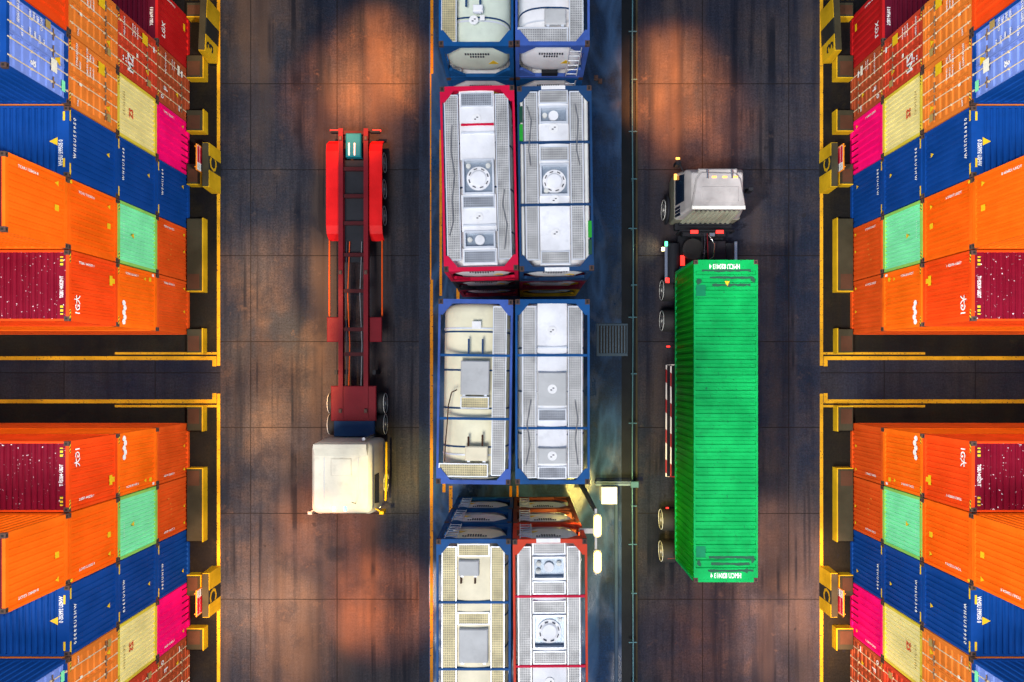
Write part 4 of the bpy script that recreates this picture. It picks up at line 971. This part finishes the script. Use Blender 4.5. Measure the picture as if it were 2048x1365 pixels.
# --- skeletal trailer under the green container
tl = thing('semi_trailer', (CX, -2, 0), 'low black trailer with red and white side guards carrying the green container', 'trailer')
mb = MB()
for sx in (-1, 1): mb.box(sx*0.5-0.07, sx*0.5+0.07, -6.2, 5.9, 0.98, 1.22)
for yy in (-6.1, -4.3, -2, 0.5, 3, 5.8): mb.box(-1.25, 1.25, yy-0.09, yy+0.09, 1.0, 1.235)
part('chassis', mb, BLK, tl)
for Y in (-6.66, -8.1):
    for sx in (-1, 1): wheel(tl, sx*1.70, Y+2, 0.5, 0.62, sx)
mb = MB()
for Y in (-6.66, -8.1): mb.tube([(-1.1, Y+2, 0.5), (1.1, Y+2, 0.5)], 0.09, 8)
part('axles', mb, BLK, tl)
for sx in (-1, 1):
    for nm, zz, xx in (('upper', 1.02, 1.46), ('lower', 0.74, 1.60)):
        pass
    mb = MB(); x = sx*1.52
    y0, y1 = gy(735)+2+0.1, gy(948)+2
    mb.tube([(sx*1.1, y0, 0.78), (x, y0, 0.78), (x, y1, 0.78), (sx*1.1, y1, 0.78)], 0.035, 6)
    mb.tube([(x+sx*-0.16, y0-0.06, 1.0), (x+sx*-0.16, y1+0.06, 1.0)], 0.035, 6)
    part('side_guard', mb, hazard('guard_stripes', (0.8, 0.72, 0.68), (0.30, 0.012, 0.012), 1.35, (1, 0)), tl)
    lamp(tl, 'marker_lamp', sx*1.46, 3.15, 0.9, L_RD, 0.08, 0.03, 0.05); lamp(tl, 'marker_lamp', sx*1.5, -4.06, 0.9, L_RD, 0.06, 0.03, 0.05)
    lamp(tl, 'tail_light', sx*1.45, -6.35, 0.75, L_GN, 0.05, 0.03, 0.05)
    mb = MB(); mb.box(min(sx*1.1, sx*1.5), max(sx*1.1, sx*1.5), -6.32, -6.25, 0.7, 0.95); part('bumper', mb, RO2, tl)
# --- the green container
GL, GW_, GH = 12.65, 2.51, 3.15
gc = container((CX, 4.41, 1.25), 1, 1, dict(m=EM, k='end', side=EMS, rp=0.30), 'emerald green shipping container riding on the trailer in the right lane', (), GL, GW_, GH, rot=R(90))
for (xx, flip) in ((-0.25, -1), (-GL+0.25, -1)):
    mb = MB(); add_text(mb, 'HMCU 820413 4', (xx, 0.05 if xx > -1 else 0.0, GH-0.010), (0, flip*-1 if False else 1, 0), (-1, 0, 0) if xx > -1 else (1, 0, 0), 0.28, squeeze=0.62)
    part('roof_serial', mb, WHT, gc)
mb = MB(); sz = 0.10; mb.prism([(-0.93+sz, -0.05-sz), (-0.93+sz, -0.05+sz), (-0.93-sz, -0.05)], 2, GH-0.012, GH-0.008); part('warning_sticker', mb, YEL, gc)
for x in (-1.2, -GL+1.2): part('repair_patch', MB().box(x-0.22, x+0.22, 0.80, 1.17, GH-0.014, GH-0.004), paint('patch_green', (0.006, 0.20, 0.09), 0.9), gc)
# scrapes and grime near the lifting points
scr = plain('black_scrape', (0.006, 0.075, 0.04), 0.8)
rs = random.Random(5)
for x in (-0.42, -0.70, -0.98, -GL+0.45, -GL+0.72, -GL+0.98):
    y0 = rs.uniform(-1.1, -0.9); y1 = rs.uniform(0.5, 1.1); n = 12
    up_ = [(x+0.03+rs.uniform(0, 0.03), y0+(y1-y0)*k/n) for k in range(n+1)]; dn = [(x-0.02-rs.uniform(0, 0.05), y0+(y1-y0)*k/n) for k in range(n, -1, -1)]
    part('scrape_mark', MB().prism(up_+dn, 2, GH-0.0135, GH-0.0115), scr, gc)
for x, y in ((-0.85, 1.05), (-0.80, -1.08), (-1.0, -0.12), (-GL+0.75, 1.05), (-GL+0.9, -1.05), (-GL+0.45, -0.8)):
    part('scrape_mark', MB().prism([(x+rs.uniform(0.06, 0.16)*math.cos(a), y+rs.uniform(0.05, 0.12)*math.sin(a)) for a in [i*math.pi/5 for i in range(10)]], 2, GH-0.0125, GH-0.0105), scr, gc)

# --- left-hand lorry, heading down the yard, empty red trailer
LX = -7.35
lt = thing('tractor_unit', (LX, -4.4, 0), 'cream white cab of the lorry heading down the left lane', 'lorry')
def cr(hw, yb, yf, z, c=0.2): return ring_(-hw, hw, yf, yb, z, c)
mb = MB(); mb.loft([cr(1.25, 1.45, -1.45, 0.6), cr(1.28, 1.52, -1.56, 1.2), cr(1.27, 1.52, -1.58, 2.0), cr(1.22, 1.50, -1.52, 2.7), cr(1.14, 1.46, -1.36, 3.05, 0.25)], smooth=True); part('cab_body', mb, TRW, lt)
mb = MB(); mb.loft([cr(1.24, 1.50, -1.40, 2.98, 0.22), cr(1.22, 1.48, -1.38, 3.10, 0.22), cr(1.10, 1.36, -1.22, 3.18, 0.25)], smooth=True); part('roof', mb, TRW, lt)
mb = MB(); mb.bbox(-0.42, 0.42, 0.15, 0.85, 3.18, 3.22, 0.02); part('roof_hatch', mb, TRW, lt)
mb = MB(); mb.prism([(1.46, 3.14), (1.46, 3.42), (1.30, 3.44), (0.95, 3.17)], 0, -1.08, 1.08); part('air_deflector', mb, TRW, lt)
for xx in (-0.7, 0.7): part('roof_rib', MB().bbox(xx-0.02, xx+0.02, -1.1, 0.9, 3.175, 3.20, 0.008), LID, lt)
part('aerial', MB().tube([(0.6, -1.0, 3.17), (0.62, -0.8, 3.9)], 0.015, 5), BLK, lt)
mb = MB(); mb.add([(-0.98, -1.60, 2.02), (0.98, -1.60, 2.02), (0.92, -1.50, 2.8), (-0.92, -1.50, 2.8)], [(0, 1, 2, 3)]); part('windscreen', mb, GLS, lt)
for sx in (-1, 1):
    mb = MB(); mb.add([(sx*1.30, -1.2, 2.0), (sx*1.30, 0.1, 2.0), (sx*1.25, 0.1, 2.65), (sx*1.25, -1.1, 2.65)], [(0, 1, 2, 3) if sx < 0 else (3, 2, 1, 0)]); part('side_window', mb, GLS, lt)
for xx in (-0.30, 0.16): lamp(lt, 'roof_lamp', xx, -1.22, 3.16, L_GN, 0.06, 0.10, 0.05)
for sx in (-1, 1):
    lamp(lt, 'headlight', sx*0.92, -1.58, 0.8, L_YW, 0.18, 0.06, 0.2)
    mb = MB(); mb.tube([(sx*1.25, -1.35, 2.5), (sx*1.5, -1.5, 2.5)], 0.03, 6); mb.bbox(min(sx*1.42, sx*1.6), max(sx*1.42, sx*1.6), -1.6, -1.46, 2.0, 2.55, 0.03); part('mirror', mb, TRW if sx < 0 else YCON, lt)
    wheel(lt, sx*1.28, -0.6, 0.5, 0.32, sx)
    for Y in (2.05, 3.0): wheel(lt, sx*1.25, Y, 0.5, 0.55, sx)
mb = MB(); mb.tube([(1.42, 1.3, 1.1), (1.42, -0.2, 1.1), (1.38, -1.3, 1.1)], 0.05, 8); part('side_rail', mb, YCON, lt)
mb = MB()
for sx in (-1, 1): mb.box(sx*0.42-0.06, sx*0.42+0.06, -1.2, 3.6, 0.72, 0.98)
part('chassis', mb, BLK, lt)
mb = MB(); mb.bbox(-0.9, 0.9, 1.55, 2.35, 0.98, 1.16, 0.03); part('deck_plate', mb, FN, lt)
part('exhaust_pipe', MB().tube([(0.85, 1.62, 1.0), (0.85, 1.62, 2.9)], 0.07, 10), CHR, lt)
rt = thing('semi_trailer', (LX, 5.0, 0), 'empty red skeletal trailer with red rear mudguards in the left lane', 'trailer')
ty = lambda y: y-5.0
for sx in (-1, 1):
    mb = MB(); x = sx*0.555; mb.box(x-0.10, x+0.10, ty(-2.0), ty(10.75), 1.27, 1.30); mb.box(x-0.02, x+0.02, ty(-2.0), ty(10.75), 1.03, 1.27); mb.box(x-0.10, x+0.10, ty(-2.0), ty(10.75), 1.00, 1.03); part('main_beam', mb, TDRED, rt)
    mb = MB(); x0, x1 = sorted((sx*0.66, sx*1.24))
    prof = [(ty(5.9), 0.70), (ty(6.15), 1.06), (ty(6.5), 1.16), (ty(9.8), 1.16), (ty(10.15), 1.06), (ty(10.4), 0.70), (ty(10.35), 0.68), (ty(10.1), 1.02), (ty(9.78), 1.11), (ty(6.52), 1.11), (ty(6.2), 1.02), (ty(5.95), 0.68)]
    mb.prism(prof, 0, x0, x1); part('mudguard', mb, TRED, rt)
    for Y in (7.1, 8.3, 9.5): wheel(rt, sx*1.2, ty(Y), 0.47, 0.5, sx)
    x0, x1 = sorted((sx*0.66, sx*1.22))
    part('front_mudguard', MB().bbox(x0, x1, ty(1.35), ty(2.45), 1.05, 1.12, 0.03), TDRED, rt)
    part('side_rail', MB().tube([(sx*1.18, ty(2.5), 0.85), (sx*1.18, ty(5.9), 0.85)], 0.035, 6), RO2, rt)
    part('landing_leg', MB().box(sx*0.85-0.07, sx*0.85+0.07, ty(-0.1), ty(0.1), 0.02, 1.0), BLK, rt)
    lamp(rt, 'tail_light', sx*0.95, ty(10.80), 0.85, L_RD, 0.18, 0.03, 0.10)
    mb = MB(); mb.box(min(sx*0.66, sx*1.1), max(sx*0.66, sx*1.1), ty(10.68), ty(10.78), 0.82, 1.0); part('bumper', mb, BLK, rt)
for k, Y in enumerate((-1.3, 0.8, 1.9, 3.6, 5.2, 6.6, 7.8, 9.0, 10.6)): part('crossmember', MB().box(-0.53, 0.53, ty(Y)-0.08, ty(Y)+0.08, 1.06, 1.2), XM, rt)
for k, xx in enumerate((-0.36, -0.24, 0.30)): part('air_line', MB().tube([(xx, ty(-1.6), 1.22), (xx+0.05, ty(1.2), 1.14), (xx-0.04, ty(3.4), 1.16), (xx+0.03, ty(5.8), 1.10)], 0.02, 6), (INK, RO2, GREYC)[k], rt)
for yy in (10.3, 4.4, -1.7):
    for sx in (-1, 1): part('twist_lock', MB().bbox(sx*0.56-0.07, sx*0.56+0.07, ty(yy)-0.09, ty(yy)+0.09, 1.30, 1.38, 0.025), CAST, rt)
part('bogie_plate', MB().bbox(-0.52, 0.52, ty(4.9), ty(9.45), 0.94, 1.0, 0.02), BLK, rt)
mb = MB(); mb.bbox(-1.0, 1.0, ty(-2.15), ty(-0.6), 1.14, 1.26, 0.03); part('front_deck', mb, TDRED, rt)
mb = MB(); mb.bbox(-0.34, 0.34, ty(9.5), ty(10.55), 1.0, 1.30, 0.05); tb = part('tool_box', mb, TEAL, rt)
mb = MB()
for xx in (-0.18, 0.06): mb.box(xx-0.03, xx+0.03, ty(9.55), ty(10.1), 1.30, 1.315)
part('lid_ribs', mb, ALU, tb)
mb = MB()
for Y in (7.1, 8.3, 9.5): mb.tube([(-0.8, ty(Y), 0.47), (0.8, ty(Y), 0.47)], 0.08, 8)
part('axles', mb, BLK, rt)

# ------------------------------------------------------------------ edge of the pad: pipe, grate, lamp mast
t = thing('service_pipe', (gx(1263), 0, 0), 'thin pale pipe on brackets along the black drain channel', 'pipe')
mb = MB(); pts = [(math.sin(y*0.35)*0.02, y, 0.32) for y in range(-24, 25, 2)]; mb.tube(pts, 0.032, 8); part('pipe', mb, CYAN, t)
for k, yp in enumerate((-20, 70, 165, 268, 362, 460, 572, 636, 748, 846, 1010, 1086, 1183, 1280, 1360)):
    Y = gy(yp); mb = MB(); mb.box(-0.18 if k % 2 else -0.06, 0.20, Y-0.02, Y+0.02, 0.26, 0.30); mb.box(-0.03, 0.03, Y-0.03, Y+0.03, 0, 0.28); part('bracket', mb, CYAN, t)
# drain grate
g = thing('drain_grate', (gx(1224), gy(680), 0), 'wet steel drain grate with bars beside the white tank', 'drain grate')
mb = MB(); w, h = 0.72, 0.75
for (a, b_, c, d_) in ((-w, w, -h, -h+0.14), (-w, w, h-0.10, h), (-w, -w+0.12, -h+0.14, h-0.10), (w-0.06, w, -h+0.14, h-0.10)): mb.bbox(a, b_, c, d_, 0.0, 0.05, 0.015)
part('frame', mb, paint('grate_frame', (0.05, 0.075, 0.10), 0.6, 0.35), g)
part('sump', MB().box(-w+0.12, w-0.06, -h+0.14, h-0.10, 0.005, 0.012), HOLE, g)
gb_m = paint('grate_bar', (0.10, 0.15, 0.19), 0.5, 0.3, metal=0.4)
for k in range(9): part('bar', MB().bbox(-w+0.19+k*0.135, -w+0.245+k*0.135, -h+0.14, h-0.10, 0.02, 0.06, 0.01), gb_m, g)
# low slate coloured kerb pipe
single('kerb_rail', MB().bbox(gx(1228.5), gx(1235.5), gy(1500), gy(972), 0, 0.16, 0.03), paint('rail_paint', (0.04, 0.07, 0.115), 0.6), 'slate blue rail on the ground right of the lit lamps', 'rail')
# gantry beam and white cabinet
g = thing('cable_gantry', (gx(1225), gy(965), 0), 'steel cable gantry beam crossing the pad above the lamps', 'gantry')
mb = MB(); mb.box(-0.85, 1.05, -0.05, 0.05, 0.55, 0.62); mb.box(-0.85, 1.05, 0.09, 0.13, 0.55, 0.60); part('beam', mb, SLATE, g)
mb = MB(); mb.bbox(0.72, 1.08, -0.12, 0.16, 0.62, 0.74, 0.02); part('junction_box', mb, CYAN, g)
for xx in (-0.8, 1.0): part('leg', MB().box(xx-0.04, xx+0.04, -0.04, 0.04, 0, 0.55), ALU, g)
g = thing('control_cabinet', (gx(1213), gy(983), 0), 'white control cabinet under the cable gantry', 'cabinet')
mb = MB(); mb.bbox(-0.33, 0.31, -0.36, 0.34, 0.06, 0.95, 0.03); part('housing', mb, WT, g)
part('lid', MB().bbox(-0.36, 0.34, -0.39, 0.37, 0.95, 1.0, 0.02), WT, g); part('plinth', MB().box(-0.3, 0.28, -0.33, 0.31, 0, 0.06), BLK, g)
# lamp mast
LZ = 6.3
a = px(1195, 1052, LZ); b_ = px(1195, 1124, LZ)
m0 = (a.x*1.0+0.0, a.y*1.0+0.75)
g = thing('floodlight_mast', (a.x-0.05, a.y+0.5, 0), 'grey lamp mast with two lit strip floodlights beside the tanks', 'lamp mast')
ax, ay = a.x-0.05, a.y+0.5
part('mast', MB().loft([[(0.13*math.cos(t_), 0.13*math.sin(t_), 0) for t_ in [i*math.pi/6 for i in range(12)]], [(0.08*math.cos(t_), 0.08*math.sin(t_), LZ-0.1) for t_ in [i*math.pi/6 for i in range(12)]]], smooth=True), paint('mast_paint', (0.09, 0.095, 0.09), 0.8), g)
part('base_plate', MB().bbox(-0.25, 0.25, -0.25, 0.25, 0, 0.04, 0.01), BLK, g)
mb = MB(); mb.box(-0.04, 0.04, b_.y-ay-0.5, 0.1, LZ-0.14, LZ-0.06); mb.box(-0.60, 0.05, a.y-ay-0.30, a.y-ay-0.12, LZ-0.16, LZ-0.08); part('arm', mb, LID, g)
for q in (a, b_):
    Y = q.y-ay; mb = MB(); mb.bbox(-0.08, 0.18, Y-0.40, Y+0.40, LZ-0.10, LZ-0.02, 0.02); f_ = part('lamp_housing', mb, ALU, g)
    mb = MB(); cap = [(0.15*math.cos(t_), (0.27 if math.sin(t_) > 0 else -0.27)+0.15*math.sin(t_)) for t_ in [i*math.pi/12+0.01 for i in range(24)]]
    mb.loft([[(0.05+cx_*k_, Y+cy_*(k_*0.5+0.5), LZ-0.02+h_) for cx_, cy_ in cap] for k_, h_ in ((0.72, 0.05), (0.6, 0.09), (0.3, 0.11))])
    mr_ = MB(); mr_.loft([[(0.05+cx_*k_, Y+cy_*(k_*0.5+0.5), LZ-0.02+h_) for cx_, cy_ in cap] for k_, h_ in ((1, 0), (1, 0.03), (0.73, 0.05))]); part('lamp_rim', mr_, LAMPR, f_)
    part('lamp_lens', mb, LAMPW, f_)
    spot('strip_lamp_light', (q.x+0.05, q.y, LZ-0.2), (q.x+0.05, q.y, 0), 1300, 105, 0.8, (1.0, 0.76, 0.16), 0.25)
# loose corner locks left on the pad
for (x, y, w_) in ((1192, 157, 'rusty twist lock left on the pad, left one of two by the navy tank'), (1200, 164, 'rusty twist lock left on the pad, right one of two by the navy tank')):
    p = px(x, y); mb = MB(); mb.bbox(-0.09, 0.09, -0.11, 0.11, 0.004, 0.10, 0.02); mb.box(-0.04, 0.04, -0.06, 0.06, 0.10, 0.14); single('twist_lock', mb, CAST, w_, 'twist lock', 'loose twist locks', (p.x, p.y, 0))
